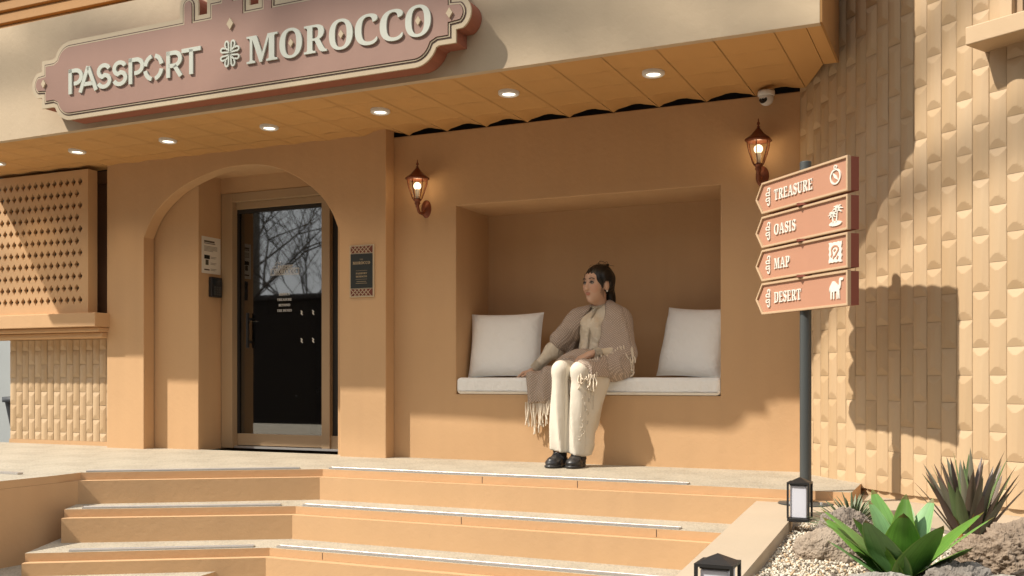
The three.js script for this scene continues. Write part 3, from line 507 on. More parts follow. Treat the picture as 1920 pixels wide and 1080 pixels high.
{
  const t = thing('plaque', 'small dark plaque with red lattice bands on the wall right of the archway', 'plaque', [-4.063, 1.365, 0.118]);
  part(t, 'backing', box(-0.105, 0.105, -0.192, 0.192, 0, 0.016, 0.003), M.cream);
  part(t, 'panel', box(-0.094, 0.094, -0.126, 0.126, 0.0161, 0.019), std(0.035, 0.038, 0.032, 0.6));
  for (const s of [-1, 1]) {
    part(t, 'lattice_band', box(-0.094, 0.094, s > 0 ? 0.132 : -0.182, s > 0 ? 0.182 : -0.132, 0.0161, 0.018), std(0.14, 0.03, 0.015, 0.7));
    const L = []; for (let i = -6; i < 6; i++) { const x = i * 0.0313, c = [[x, -0.025], [x + 0.05, 0.025]], d = [[x + 0.05, -0.025], [x, 0.025]]; for (const q of [c, d]) { const cl = q.map(p => p.slice()); if (Math.min(cl[0][0], cl[1][0]) < -0.094 || Math.max(cl[0][0], cl[1][0]) > 0.094) continue; L.push(cl); } }
    const g = strokes(L, 0.0042, 0.002); g.translate(0, s * 0.157, 0.018); part(t, 'lattice', g, M.cream);
  }
  const tex = canvasTex(256, 344, (x, w, h) => { x.fillStyle = '#20221d'; x.fillRect(0, 0, w, h); x.textAlign = 'center'; x.fillStyle = '#b39a74'; x.font = '20px serif'; x.fillText('THE', 128, 62); x.font = 'bold 40px serif'; x.fillText('MOROCCO', 128, 104, 210); x.font = '22px serif'; x.fillText('المغرب', 128, 142); x.fillRect(60, 168, 136, 2); x.font = 'bold 25px serif'; x.fillText('PASSPORT', 128, 206, 160); x.fillText('MOROCCO', 128, 238, 160); x.fillRect(60, 256, 136, 2); x.fillStyle = '#8d7a5c'; for (let i = 0; i < 2; i++) x.fillRect(70 - i * 10, 278 + i * 18, 116 + i * 20, 5); });
  const p = new THREE.PlaneGeometry(0.184, 0.246); p.translate(0, 0, 0.0196); part(t, 'print', p, new THREE.MeshStandardMaterial({ map: tex, roughness: 0.6 }));
}

/* ---------------- signpost ---------------- */
{
  const t = thing('signpost', 'grey pole signpost with four arrow boards in front of the tiled tower', 'signpost', [-0.766, -0.06, 1.122]);
  part(t, 'pole', lathe([[0, 1.742], [0.027, 1.742], [0.029, 1.738], [0.029, 0], [0, 0]], 24), M.pole);
  part(t, 'base_plate', lathe([[0.0, 0.010], [0.034, 0.010], [0.135, 0.006], [0.137, 0.0], [0, 0]], 32), M.pole);
  for (const a of [0.6, 2.2, 3.7, 5.3]) { const g = new THREE.CylinderGeometry(0.008, 0.009, 0.012, 6); g.translate(0.105 * Math.cos(a), 0.013, 0.105 * Math.sin(a)); part(t, 'bolt', g, M.alu); }
  const A = 47 * Math.PI / 180, L1 = 0.40, L0 = -0.33, TH = 0.064;   // boards run along local x after turning
  const icons = {
    compass: () => [strokes([arc(0, 0, 0.031, 0.034, 0, 360, 28)], 0.0075, 0.006), strokes([arc(0, 0.046, 0.008, 0.008, -60, 240, 10)], 0.005, 0.006), extr(poly([[-0.017, 0.02], [0.006, 0.004], [0.017, -0.02], [-0.006, -0.004]]), 0.006), extr(poly([[-0.008, 0.034], [0.008, 0.034], [0.008, 0.04], [-0.008, 0.04]]), 0.006)],
    palms: () => { const o = []; o.push(extr(poly(arc(0, -0.042, 0.04, 0.012, 0, 340, 18)), 0.006)); const tree = (x, y, s, lean) => { o.push(strokes([{ p: [[x, -0.04], [x + lean * 0.5, (y - 0.04) / 2], [x + lean, y]], w: 0.008, w2: 0.005 }], 0.008, 0.006)); for (const [dx, dy, k] of [[-1, 0.1, .4], [-0.75, 0.75, .35], [-0.1, 1, .1], [0.7, 0.8, .35], [1, 0.15, .4], [0.75, -0.5, .3], [-0.7, -0.55, .3]]) o.push(strokes([{ p: [[x + lean, y], [x + lean + dx * s * 0.55, y + dy * s * 0.55 + k * s * 0.45], [x + lean + dx * s, y + dy * s * 0.75 - k * s * 0.1]], w: 0.010, w2: 0.002 }], 0.009, 0.006)); }; tree(0.006, 0.022, 0.033, 0.008); tree(-0.012, 0.0, 0.026, -0.008); return o; },
    map: () => { const e = []; const n = 7; for (let i = 0; i < n; i++) e.push([-0.042 + 0.084 * i / n, -0.05 + (i % 2) * 0.004]); for (let i = 0; i < n; i++) e.push([0.042 - (i % 2) * 0.005, -0.05 + 0.1 * i / n]); for (let i = 0; i < n; i++) e.push([0.042 - 0.084 * i / n, 0.05 - (i % 2) * 0.004]); for (let i = 0; i < n; i++) e.push([-0.042 + (i % 2) * 0.005, 0.05 - 0.1 * i / n]); return [extr(poly(e), 0.006)]; },
    camel: () => { const s = poly([[-0.03, -0.046], [-0.023, -0.046], [-0.021, -0.012], [-0.014, -0.010], [-0.013, -0.046], [-0.006, -0.046], [-0.005, -0.010], [0.008, -0.010], [0.009, -0.046], [0.016, -0.046], [0.017, -0.008], [0.022, -0.046], [0.028, -0.046], [0.026, -0.002], [0.033, 0.006], [0.036, 0.022], [0.036, 0.040], [0.047, 0.040], [0.050, 0.047], [0.042, 0.053], [0.030, 0.054], [0.024, 0.044], [0.024, 0.022], [0.017, 0.016], [0.010, 0.024], [0.002, 0.030], [-0.008, 0.040], [-0.018, 0.040], [-0.027, 0.027], [-0.035, 0.016], [-0.039, 0.0], [-0.037, -0.014], [-0.035, 0.0], [-0.032, 0.003]]); return [extr(s, 0.006)]; } };
  const boards = [['TREASURE', 1.547, 'compass', 0.287], ['OASIS', 1.364, 'palms', 0.165], ['MAP', 1.1845, 'map', 0.118], ['DESERT', 1.006, 'camel', 0.205]];
  const words = { TREASURE: 'top arrow board lettered TREASURE with a compass', OASIS: 'arrow board lettered OASIS with palm trees', MAP: 'arrow board lettered MAP with a folded map', DESERT: 'bottom arrow board lettered DESERT with a camel' };
  for (const [w, y, ic, len] of boards) {
    const h = 0.084, out = [[L0, -h], [L1, -h], [L1, h], [L0, h], [L0 - 0.062, 0.0]], B = new THREE.Group();
    const zf = TH / 2 - 0.012, g0 = extr(poly(offsetPath(out, 0.004, true)), TH - 0.014, 0); g0.translate(0, 0, -TH / 2);
    const b = part(t, 'arrow_board', metreUV(g0), M.boardRed, words[w]); b.position.set(-Math.sin(A) * 0.012, y + 0.06, Math.cos(A) * 0.012); b.rotation.y = -A;
    const rim = poly(out); rim.holes.push(poly(offsetPath(out, 0.0115, true).reverse())); const gr = extr(rim, 0.017, 0.002); gr.translate(0, 0, zf - 0.003); part(b, 'rim', metreUV(gr), M.boardRim);
    const gp = extr(poly(offsetPath(out, 0.011, true)), 0.009); gp.translate(0, 0, zf - 0.004); part(b, 'board_face', metreUV(gp), M.boardPink);
    const z = zf + 0.0048; let tot = 0; const gs = [...w].map(c => { const q = glyph(c, 'serif_bold', 0.056, 0.007); tot += q.boundingBox.max.x + 0.007; return q; }); let x = -0.218; const k = len * 1.17 / (tot - 0.007);
    for (const q of gs) { const wd = q.boundingBox.max.x; q.scale(k, 1, 1); q.translate(x, -0.028, z); part(b, 'letter', q, M.letterWhite); x += (wd + 0.007) * k; }
    const I = mergeGeometries(icons[ic]().map(q => { const u = q.index ? q.toNonIndexed() : q; return u; })); I.scale(1.2, 1.0, 1); I.translate(0.30, 0.0, z); part(b, 'icon', I, M.letterWhite);
    if (ic === 'map') { const R = strokes([[...arc(0.0, 0.012, 0.022, 0.018, -20, 200, 10), [-0.018, -0.01], [-0.026, -0.02]], [[0.0, -0.02], [0.01, -0.006], [0.02, 0.006]], [[-0.012, -0.03], [-0.004, -0.018]], [[0.012, -0.034], [0.02, -0.02]], [[-0.008, 0.006], [0.004, 0.014]]], 0.008, 0.0025); R.scale(1.2, 1, 1); R.translate(0.30, 0, z + 0.006); part(b, 'icon', R, M.boardPink); }
    const C = []; for (const s of [-1, 1]) { const mp = a => a.map(p => [p[0], p[1] * s]); C.push(mp([[0.012, 0.003], [0.012, 0.03], ...arc(0.004, 0.036, 0.008, 0.010, 0, 200, 8)]), mp([[0.010, 0.006], [-0.008, 0.008], ...arc(-0.010, 0.015, 0.007, 0.007, -90, -300, 8)]), mp([[0.006, 0.018], [-0.003, 0.024]])); }
    const e = strokes(C, 0.0062, 0.007); e.scale(1.15, 1, 1); e.translate(-0.275, 0, z); part(b, 'emblem', e, M.letterWhite);
  }
  for (let i = 0; i < 3; i++) part(t, 'bracket', box(-0.034, 0.034, 1.512 - i * 0.181, 1.523 - i * 0.181, -0.03, 0.07), M.boardRed);
}

/* ---------------- ground lanterns ---------------- */
function groundLantern(label, pos, ry) {
  const t = thing('ground_lantern', label, 'lantern', pos, ry, 'black framed lanterns on the planter'), w = 0.045, h = 0.176, p = 0.0042;
  part(t, 'base', box(-w - 0.003, w + 0.003, 0, 0.016, -w - 0.003, w + 0.003, 0.002), M.black);
  for (const [x, z] of [[-w, -w], [w, -w], [w, w], [-w, w]]) part(t, 'post', box(x - p, x + p, 0.016, h, z - p, z + p), M.black);
  const ring = (y) => { for (const s of [-1, 1]) { part(t, 'rail', box(-w + p, w - p, y, y + 0.008, s * w - p, s * w + p), M.black); part(t, 'rail', box(s * w - p, s * w + p, y, y + 0.008, -w + p, w - p), M.black); } }; ring(h - 0.008);
  const r = new THREE.ConeGeometry(w * Math.SQRT2 * 0.95, 0.022, 4, 1); r.rotateY(Math.PI / 4); r.translate(0, h + 0.011, 0); part(t, 'roof', metreUV(r), M.black);
  const d = new RoundedBoxGeometry(0.074, 0.146, 0.074, 3, 0.006); d.translate(0, 0.089, 0); part(t, 'diffuser', d, std(0.62, 0.62, 0.68, 0.5));
  part(t, 'lamp_cap', box(-0.038, 0.038, 0.162, 0.168, -0.038, 0.038), M.black);
}
groundLantern('small black framed lantern in front of the signpost pole', [-0.70, -0.062, 1.755], -0.02);
groundLantern('black framed lantern on the planter edge cut off by the picture bottom', [-0.585, -0.062, 3.88], 0.0);

/* ---------------- planter: gravel, rocks, plants ---------------- */
{
  const g = new THREE.IcosahedronGeometry(1, 0), N = 26000, m = new THREE.InstancedMesh(g, std(0.62, 0.57, 0.48, 0.9), N); m.name = 'gravel'; m.userData.kind = 'stuff'; m.userData.label = 'pale cream gravel filling the planter bed'; m.userData.category = 'gravel';
  const o = new THREE.Object3D(), c = new THREE.Color(); let k = 0;
  while (k < N) {
    const z = 1.42 + Math.pow(rnd(), 0.8) * 2.7, x = rr(-0.74, 0.95); if (x < -0.745 + (z - 1.72) * 0.052 + 0.012) continue; if (z < 1.5 + Math.max(0, x + 0.5) * 0.25) continue;
    const hump = 0.018 * (fbm3(x * 3, 0, z * 3, 2) - 0.5);
    const s = rr(0.0032, 0.0066); o.position.set(x, -0.112 + hump + rr(0, 0.012), z); o.rotation.set(rr(0, 6), rr(0, 6), rr(0, 6)); o.scale.set(s * rr(0.8, 1.5), s * rr(0.6, 1), s * rr(0.8, 1.3)); o.updateMatrix(); m.setMatrixAt(k, o.matrix);
    const q = rnd(); if (q < 0.14) c.setRGB(0.34, 0.30, 0.27); else if (q < 0.3) c.setRGB(0.95, 0.74, 0.54); else { const v = rr(0.75, 1.3); c.setRGB(v, v * 0.97, v * 0.92); } m.setColorAt(k, c); k++;
  }
  m.castShadow = m.receiveShadow = true; scene.add(m);
}
function rock(label, pos, size, sd, mat, ry = 0, rough = 1, det = 40) {
  const t = thing('rock', label, 'rock', pos, ry, 'garden rocks in the gravel bed');
  let g = new THREE.IcosahedronGeometry(1, det); g.deleteAttribute('uv'); g.deleteAttribute('normal'); g = mergeVertices(g, 1e-4); const p = g.attributes.position, v = V(), col = [];
  for (let i = 0; i < p.count; i++) {
    v.fromBufferAttribute(p, i).normalize(); const a = fbm3(v.x * 1.3 + sd, v.y * 1.3, v.z * 1.3, 3), b = fbm3(v.x * 4 + sd, v.y * 4 + 7, v.z * 4, 4), c = fbm3(v.x * 17 + sd, v.y * 17, v.z * 17 + 3, 3), pit = Math.max(0, noise3(v.x * 26, v.y * 26 + sd, v.z * 26) - 0.6);
    let r = 0.72 + 0.55 * a + 0.26 * rough * (b - 0.5) + 0.10 * rough * (c - 0.5) - 0.16 * rough * pit; const X = v.x * r, Y = v.y * r, Z = v.z * r;
    p.setXYZ(i, X * size[0], Math.max(-0.25, Y) * size[1], Z * size[2]); const k = 0.62 + 0.55 * b + 0.35 * (c - 0.5) - 0.9 * pit; col.push(k, k * (0.96 + 0.08 * a), k * (0.9 + 0.16 * a));
  }
  g.setAttribute('color', new THREE.Float32BufferAttribute(col, 3)); g.computeVertexNormals(); const uv = []; for (let i = 0; i < p.count; i++) uv.push(p.getX(i) + p.getZ(i) * 0.4, p.getY(i) + p.getZ(i) * 0.3); g.setAttribute('uv', new THREE.Float32BufferAttribute(uv, 2));
  part(t, 'stone', g, mat); return t;
}
const rockMat = (r, g, b) => new THREE.MeshStandardMaterial({ color: RGB(r, g, b), vertexColors: true, roughness: 0.95, bumpMap: texTerBump, bumpScale: 0.003 });
rock('grey-brown rock on the gravel below the near lantern', [-0.505, -0.105, 2.42], [0.135, 0.115, 0.095], 3.1, rockMat(0.34, 0.265, 0.20), 0.15, 0.75);
rock('rough dark rock behind the green agave under the spiky mound', [-0.475, -0.105, 2.0], [0.125, 0.14, 0.09], 8.4, rockMat(0.24, 0.195, 0.16), 0.5);
rock('large brown pitted lava boulder at the right edge of the bed', [0.155, -0.115, 2.36], [0.25, 0.175, 0.17], 5.7, rockMat(0.27, 0.20, 0.145), 0.3, 1.35, 56);
rock('smooth grey stone in front of the brown boulder at the bottom corner', [0.105, -0.115, 2.98], [0.125, 0.085, 0.10], 12.3, rockMat(0.33, 0.29, 0.25), 0.1, 0.5);
rock('low speckled grey stone in front of the green agave', [-0.275, -0.115, 3.02], [0.145, 0.085, 0.07], 21.9, rockMat(0.34, 0.31, 0.27), 0.3, 0.8);
rock('dark rough stone right of the green agave foot', [-0.045, -0.12, 2.85], [0.12, 0.10, 0.10], 31.2, rockMat(0.22, 0.19, 0.165), 0.2, 1.2);
function leafGeo(L, w, base, bend, fold, twist, n = 14, m = 6, tipPow = 0.8, bulge = 0.45) { // blade along +y leaning to +z as it rises
  const pos = [], uv = [], idx = []; let y = 0, z = 0;
  for (let j = 0; j <= n; j++) {
    const t = j / n, a = base + bend * t * t; if (j) { y += Math.cos(a) * L / n; z += Math.sin(a) * L / n; }
    const ww = w * (t < bulge ? 0.55 + 0.45 * Math.sin(t / bulge * Math.PI / 2) : Math.pow(Math.max(0, 1 - Math.pow((t - bulge) / (1 - bulge), 1.7)), tipPow)), tw = twist * t;
    for (let i = 0; i <= m; i++) { const u = i / m * 2 - 1, x = u * ww / 2, f = fold * ww * (u * u) * (1 - 0.3 * t) + 0.02 * ww * Math.sin(t * 21 + u * 2); const xx = x * Math.cos(tw) - f * Math.sin(tw), ff = x * Math.sin(tw) + f * Math.cos(tw); pos.push(xx, y - ff * Math.sin(a) * -1 * -1, z - ff * Math.cos(a) * -1 * -1); uv.push(u * 0.5 + 0.5, t); }
  }
  for (let j = 0; j < n; j++) for (let i = 0; i < m; i++) { const a = j * (m + 1) + i; idx.push(a, a + 1, a + m + 2, a, a + m + 2, a + m + 1); }
  const g = new THREE.BufferGeometry(); g.setAttribute('position', new THREE.Float32BufferAttribute(pos, 3)); g.setAttribute('uv', new THREE.Float32BufferAttribute(uv, 2)); g.setIndex(idx); g.computeVertexNormals(); return g;
}
const leafMat = (r, g, b, rough = 0.42, tr = texLeaf) => new THREE.MeshPhysicalMaterial({ color: RGB(r, g, b), map: tr, bumpMap: tr, bumpScale: 0.0012, roughness: rough, side: THREE.DoubleSide, transmission: 0, sheen: 0.2 });
{
  const t = thing('agave_plant', 'broad-leaved bright green agave in the gravel bed', 'plant', [-0.215, -0.11, 2.78]);
  const ms = [leafMat(0.14, 0.27, 0.045, 0.45, texAgave), leafMat(0.19, 0.34, 0.085, 0.45, texAgave), leafMat(0.12, 0.23, 0.035, 0.45, texAgave), leafMat(0.22, 0.37, 0.16, 0.45, texAgave)];
  const leaves = [ // azimuth (0 = towards camera, positive to the left), length, lean, bend, width
    [2.0, 0.40, 0.7, 0.3, 0.085], [2.6, 0.40, 0.42, 0.22, 0.085], [3.2, 0.36, 0.25, 0.22, 0.08], [-2.6, 0.39, 0.3, 0.2, 0.08], [-2.0, 0.42, 0.55, 0.25, 0.085], [-1.5, 0.44, 0.68, 0.3, 0.09], [-1.15, 0.34, 0.72, 0.2, 0.095], [1.45, 0.33, 0.8, 0.15, 0.09], [0.95, 0.32, 0.52, 0.2, 0.115], [-0.75, 0.34, 0.45, 0.2, 0.12], [-0.15, 0.30, 0.2, 0.15, 0.115], [0.45, 0.33, 0.42, 0.25, 0.115], [1.2, 0.38, 0.6, 0.35, 0.10], [1.75, 0.42, 0.5, 0.4, 0.09], [-2.95, 0.33, 0.1, 0.15, 0.08], [2.3, 0.36, 0.25, 0.35, 0.07]];
  leaves.forEach((l, i) => { const q = part(t, 'leaf', leafGeo(l[1] * rr(0.78, 0.93), l[4] * rr(1.1, 1.35), l[2] + rr(0.02, 0.2), l[3] + rr(-0.1, 0.15), 0.22, rr(-0.25, 0.25), 16, 6, 0.75, 0.42), ms[i % 4]); q.rotation.y = -l[0]; q.position.set(-Math.sin(l[0]) * 0.02 * 1, 0, Math.cos(l[0]) * 0.02); });
}
{
  const t = thing('cordyline_plant', 'spiky purple-brown plant with sword leaves behind the brown boulder', 'plant', [-0.005, -0.11, 1.86]);
  const ms = [leafMat(0.17, 0.115, 0.085, 0.34), leafMat(0.13, 0.08, 0.065, 0.32), leafMat(0.22, 0.19, 0.14, 0.32), leafMat(0.18, 0.24, 0.10, 0.36), leafMat(0.16, 0.155, 0.11, 0.32)], dry = leafMat(0.5, 0.27, 0.06, 0.6);
  for (let i = 0; i < 46; i++) { const a = i * 2.39996 + rr(-0.3, 0.3), k = i / 46, L = rr(0.34, 0.44) * (0.95 - 0.1 * k); const q = part(t, 'leaf', leafGeo(L, rr(0.038, 0.054), 0.06 + 0.66 * k + rr(-0.06, 0.06), rr(0.0, 0.22), 0.3, rr(-0.9, 0.9), 10, 4, 0.8, 0.4), ms[Math.floor(rnd() * 5)]); q.rotation.y = a; q.position.set(Math.sin(a) * 0.028, 0.0, Math.cos(a) * 0.028); }
  for (const [a, l] of [[-0.7, 0.17], [-0.55, 0.13], [0.15, 0.15]]) { const q = part(t, 'dry_leaf', leafGeo(l, 0.024, 0.35, 0.15, 0.2, 0.2, 8, 4), dry); q.rotation.y = a; q.position.set(Math.sin(a) * 0.055, 0.01, Math.cos(a) * 0.055); }
  part(t, 'stem', rod([0, -0.02, 0], [0, 0.1, 0], 0.03, 0.02), std(0.12, 0.08, 0.05));
}
{
  const t = thing('spiky_mound_plant', 'low grey-green spiky mound behind the lantern and the agave', 'plant', [-0.47, -0.07, 1.80]);
  const ms = [leafMat(0.20, 0.23, 0.14, 0.55), leafMat(0.13, 0.18, 0.09, 0.55), leafMat(0.26, 0.26, 0.17, 0.55)];
  for (let i = 0; i < 130; i++) { const a = i * 2.39996, k = (i + 0.5) / 130, el = 1.35 * Math.sqrt(k); const q = part(t, 'leaf', leafGeo(rr(0.10, 0.145), 0.011, el + 0.1, rr(0.1, 0.4), 0.2, rr(-0.5, 0.5), 5, 2), ms[i % 3]); q.rotation.y = a; q.position.set(Math.sin(a) * 0.09 * Math.sqrt(k), 0.045 * (1 - k), Math.cos(a) * 0.05 * Math.sqrt(k)); }
}

/* ---------------- things across the street: bare trees, buildings ---------------- */
function bareTree(label, pos, hgt, sd, spread = 1, trunk = 1, lean = 0.03, deep = 5) {
  seed = sd; const t = thing('bare_tree', label, 'tree', pos), bark = std(0.10, 0.075, 0.055, 0.9), G = [], T = [];
  const grow = (p, d, len0, r, lv) => {
    const n = 3, len = lv === 0 ? len0 * trunk : len0; let q = p.clone(), dir = d.clone();
    for (let i = 0; i < n; i++) { const q2 = q.clone().addScaledVector(dir, len / n); (lv === 0 ? T : G).push(rod(q.toArray(), q2.toArray(), r * (1 - i * 0.13), r * (1 - (i + 1) * 0.13), lv < 2 ? 8 : lv < 4 ? 5 : 3)); q = q2; dir.add(V(rr(-0.16, 0.16), rr(-0.05, 0.12), rr(-0.16, 0.16))).normalize(); if (lv > 0 && lv < deep && rnd() < 0.55) { const s = dir.clone().add(V(rr(-0.9, 0.9), rr(-0.2, 0.6), rr(-0.9, 0.9))).normalize(); grow(q, s, len * rr(0.4, 0.65), r * 0.42, lv + 1); } }
    if (lv >= deep || r < 0.004) return; const kids = lv === 0 ? 5 : 2 + (rnd() < 0.45 ? 1 : 0);
    for (let k = 0; k < kids; k++) { const s = dir.clone().multiplyScalar(lv === 0 ? 0.75 : 1).add(V(rr(-0.85, 0.85) * spread, rr(-0.1, 0.5), rr(-0.85, 0.85) * spread)).normalize(); grow(q, s, len0 * rr(0.62, 0.86), r * (kids > 3 ? 0.52 : 0.64), lv + 1); }
  };
  grow(V(0, 0, 0), V(lean, 1, 0.02).normalize(), hgt * 0.27, hgt * 0.0105, 0);
  part(t, 'trunk', mergeGeometries(T), bark); part(t, 'crown', mergeGeometries(G), bark);
}
{
  const t = thing('bare_tree', 'tall bare street tree across from the signpost with one long limb', 'tree', [-4.2, -0.95, 8.2]), bark = std(0.10, 0.075, 0.055, 0.9); seed = 41;
  part(t, 'trunk', mergeGeometries([rod([0, 0, 0], [-0.1, 6, 0], 0.16, 0.12, 10), rod([-0.1, 6, 0], [-0.4, 12, -0.1], 0.12, 0.08, 10)]), bark);
  const G = [], limb = (p, r) => G.push(tube(p, r, 20, 6)); limb([[-0.4, 11.9, -0.1], [-2.6, 13.3, -0.2], [-5.4, 14.45, -0.2], [-7.8, 14.9, -0.1], [-10.5, 16.0, 0.2]], 0.05); limb([[-4.0, 14.0, -0.2], [-5.6, 15.4, 0.1], [-7.2, 16.9, 0.2]], 0.032); limb([[-0.4, 11.9, -0.1], [0.8, 14, 0.3], [1.6, 16.5, 0.2]], 0.05); limb([[-6.2, 14.6, -0.2], [-7.0, 15.5, 0.2], [-7.5, 16.8, 0.1]], 0.025); limb([[-7.2, 14.8, -0.1], [-8.4, 14.6, 0.2], [-9.8, 14.9, 0.3]], 0.022);
  for (let i = 0; i < 16; i++) { const x = rr(-10, -5), y = 14.4 + (-5 - x) * 0.28 + rr(-0.1, 0.1); limb([[x, y, -0.1], [x - rr(0, 0.5), y + rr(0.2, 0.5), rr(-0.3, 0.3)], [x - rr(0.2, 0.9), y + rr(0.6, 1.2), rr(-0.5, 0.5)]], rr(0.007, 0.014)); }
  part(t, 'crown', mergeGeometries(G), bark);
}
bareTree('bare street tree across from the doorway', [-16.4, -0.95, 11.5], 9.5, 4242, 1.5);
bareTree('bare street tree behind the boundary wall across the street', [-15.2, -0.95, 15.5], 8.5, 611, 1.4);
for (const [y, z, l] of [[15.25, 8.6, 'black cable bundle strung along the far side of the street']]) {
  const t = thing('overhead_cable', l, 'cable', [-10, y, z]); const pts = []; for (let i = 0; i <= 12; i++) { const x = -22 + i * 3.6; pts.push([x, -0.5 + 0.0035 * (x - 2) * (x - 2) * 0.5, 0.02 * x]); } part(t, 'cable', tube(pts, 0.06, 60, 8), M.rubber);
}
seed = 5;
{
  const t = thing('brick_building', 'brown building across the street with a flat roof', 'building', [-10, -0.95, 21]);
  part(t, 'wall', box(-8, 16, 0, 11, 0, 6), std(0.12, 0.075, 0.045, 0.85, { map: texPaint })); part(t, 'roof_edge', box(-8.1, 16.1, 11, 11.25, -0.15, 6.1), std(0.2, 0.16, 0.12, 0.8));
  for (let r = 0; r < 3; r++) for (let i = 0; i < 6; i++) { const y = r * 3.3; part(t, 'window', box(-6.5 + i * 3.6, -4.5 + i * 3.6, y + 1.4, y + 3.2, -0.03, 0.02), std(0.05, 0.055, 0.06, 0.1)); part(t, 'window_frame', box(-6.6 + i * 3.6, -4.4 + i * 3.6, y + 1.28, y + 1.4, -0.1, 0.03), std(0.3, 0.24, 0.18)); }
  const r = thing('brick_building', 'long brown building further right across the street', 'building', [24, -0.95, 19]); part(r, 'wall', box(-16, 14, 0, 12, 0, 6), std(0.14, 0.10, 0.07, 0.85, { map: texPaint })); for (let q = 0; q < 3; q++) for (let i = 0; i < 7; i++) part(r, 'window', box(-14 + i * 3.9, -12 + i * 3.9, q * 3.5 + 1.4, q * 3.5 + 3.3, -0.03, 0.02), std(0.05, 0.055, 0.06, 0.1));
  const lw = thing('boundary_wall', 'low dark boundary wall with a coping across the street', 'wall', [-22, -0.95, 14.2]); part(lw, 'wall', box(-5.5, 8, 0, 3.55, 0, 0.25), std(0.03, 0.018, 0.011, 0.9, { map: texPaint })); part(lw, 'coping', box(-5.55, 8.05, 3.55, 3.68, -0.06, 0.31), std(0.05, 0.035, 0.025));
  const u = thing('grey_building', 'tall grey building across the street on the left', 'building', [-32.1, -0.95, 19]);
  part(u, 'wall', box(-9, 7.5, 0, 11, 0, 5), std(0.16, 0.13, 0.09, 0.85, { map: texPaint })); for (let r = 0; r < 3; r++) for (let i = 0; i < 4; i++) part(u, 'window', box(-7 + i * 3.6, -5 + i * 3.6, 1.5 + r * 3.2, 3.4 + r * 3.2, -0.03, 0.02), std(0.05, 0.055, 0.06, 0.1));
}
/* side lane seen through the gap at the far left */
{
  const t = thing('lane_wall', 'pale grey wall seen past the tiled wall at the left edge', 'wall', [-13.5, -0.95, -3.5]);
  part(t, 'wall', box(-5, 4.4, 0, 5.2, -0.2, 0), std(0.42, 0.44, 0.43, 0.85, { map: texPaint })); part(t, 'coping', box(-5.05, 4.45, 5.2, 5.32, -0.25, 0.05), std(0.3, 0.3, 0.3));
  const p = thing('planter_pot', 'dark tapered pot standing in the side lane at the left edge', 'pot', [-10.08, -0.42, -2.2]);
  part(p, 'pot', lathe([[0, 0], [0.22, 0], [0.36, 0.72], [0.39, 0.72], [0.39, 0.78], [0.33, 0.78], [0.31, 0.7], [0, 0.7]], 24), std(0.025, 0.028, 0.032, 0.5));
  const q = thing('yellow_plinth', 'worn yellow block under and beside the dark pot in the lane', 'block', [-9.9, -0.95, -2.1]);
  part(q, 'block', box(-0.9, 0.85, 0, 0.53, -0.5, 0.5, 0.02), std(0.42, 0.24, 0.06, 0.8, { map: texPaint })); part(q, 'base', box(-0.95, 0.9, 0, 0.12, -0.55, 0.55), std(0.2, 0.19, 0.18, 0.9));
}

/* ---------------- seated person ---------------- */
function mesher(f, min, max, cell) {      // surface nets over a signed distance function
  const n = [0, 1, 2].map(i => Math.ceil((max[i] - min[i]) / cell) + 1), [nx, ny, nz] = n, F = new Float32Array(nx * ny * nz), I = (i, j, k) => i + nx * (j + ny * k);
  for (let k = 0; k < nz; k++) for (let j = 0; j < ny; j++) for (let i = 0; i < nx; i++) F[I(i, j, k)] = f(min[0] + i * cell, min[1] + j * cell, min[2] + k * cell);
  const id = new Int32Array(nx * ny * nz).fill(-1), P = [], T = [];
  const E = [[0, 1], [2, 3], [4, 5], [6, 7], [0, 2], [1, 3], [4, 6], [5, 7], [0, 4], [1, 5], [2, 6], [3, 7]];
  for (let k = 0; k < nz - 1; k++) for (let j = 0; j < ny - 1; j++) for (let i = 0; i < nx - 1; i++) {
    const v = []; let m = 0; for (let c = 0; c < 8; c++) { const q = F[I(i + (c & 1), j + (c >> 1 & 1), k + (c >> 2))]; v.push(q); if (q < 0) m++; } if (m === 0 || m === 8) continue;
    let x = 0, y = 0, z = 0, e = 0; for (const [a, b] of E) if ((v[a] < 0) !== (v[b] < 0)) { const t = v[a] / (v[a] - v[b]); x += (a & 1) + ((b & 1) - (a & 1)) * t; y += (a >> 1 & 1) + ((b >> 1 & 1) - (a >> 1 & 1)) * t; z += (a >> 2) + ((b >> 2) - (a >> 2)) * t; e++; }
    id[I(i, j, k)] = P.length / 3; P.push(min[0] + (i + x / e) * cell, min[1] + (j + y / e) * cell, min[2] + (k + z / e) * cell);
  }
  const quad = (a, b, c, d, flip) => { if (a < 0 || b < 0 || c < 0 || d < 0) return; if (flip) T.push(a, c, b, a, d, c); else T.push(a, b, c, a, c, d); };
  for (let k = 1; k < nz - 1; k++) for (let j = 1; j < ny - 1; j++) for (let i = 1; i < nx - 1; i++) {
    const s = F[I(i, j, k)] < 0;
    if (s !== F[I(i + 1, j, k)] < 0) quad(id[I(i, j - 1, k - 1)], id[I(i, j, k - 1)], id[I(i, j, k)], id[I(i, j - 1, k)], !s);
    if (s !== F[I(i, j + 1, k)] < 0) quad(id[I(i - 1, j, k - 1)], id[I(i - 1, j, k)], id[I(i, j, k)], id[I(i, j, k - 1)], !s);
    if (s !== F[I(i, j, k + 1)] < 0) quad(id[I(i - 1, j - 1, k)], id[I(i, j - 1, k)], id[I(i, j, k)], id[I(i - 1, j, k)], !s);
  }
  const g = new THREE.BufferGeometry(); g.setAttribute('position', new THREE.Float32BufferAttribute(P, 3)); g.setIndex(T); g.computeVertexNormals(); return g;
}
const sq = Math.sqrt;
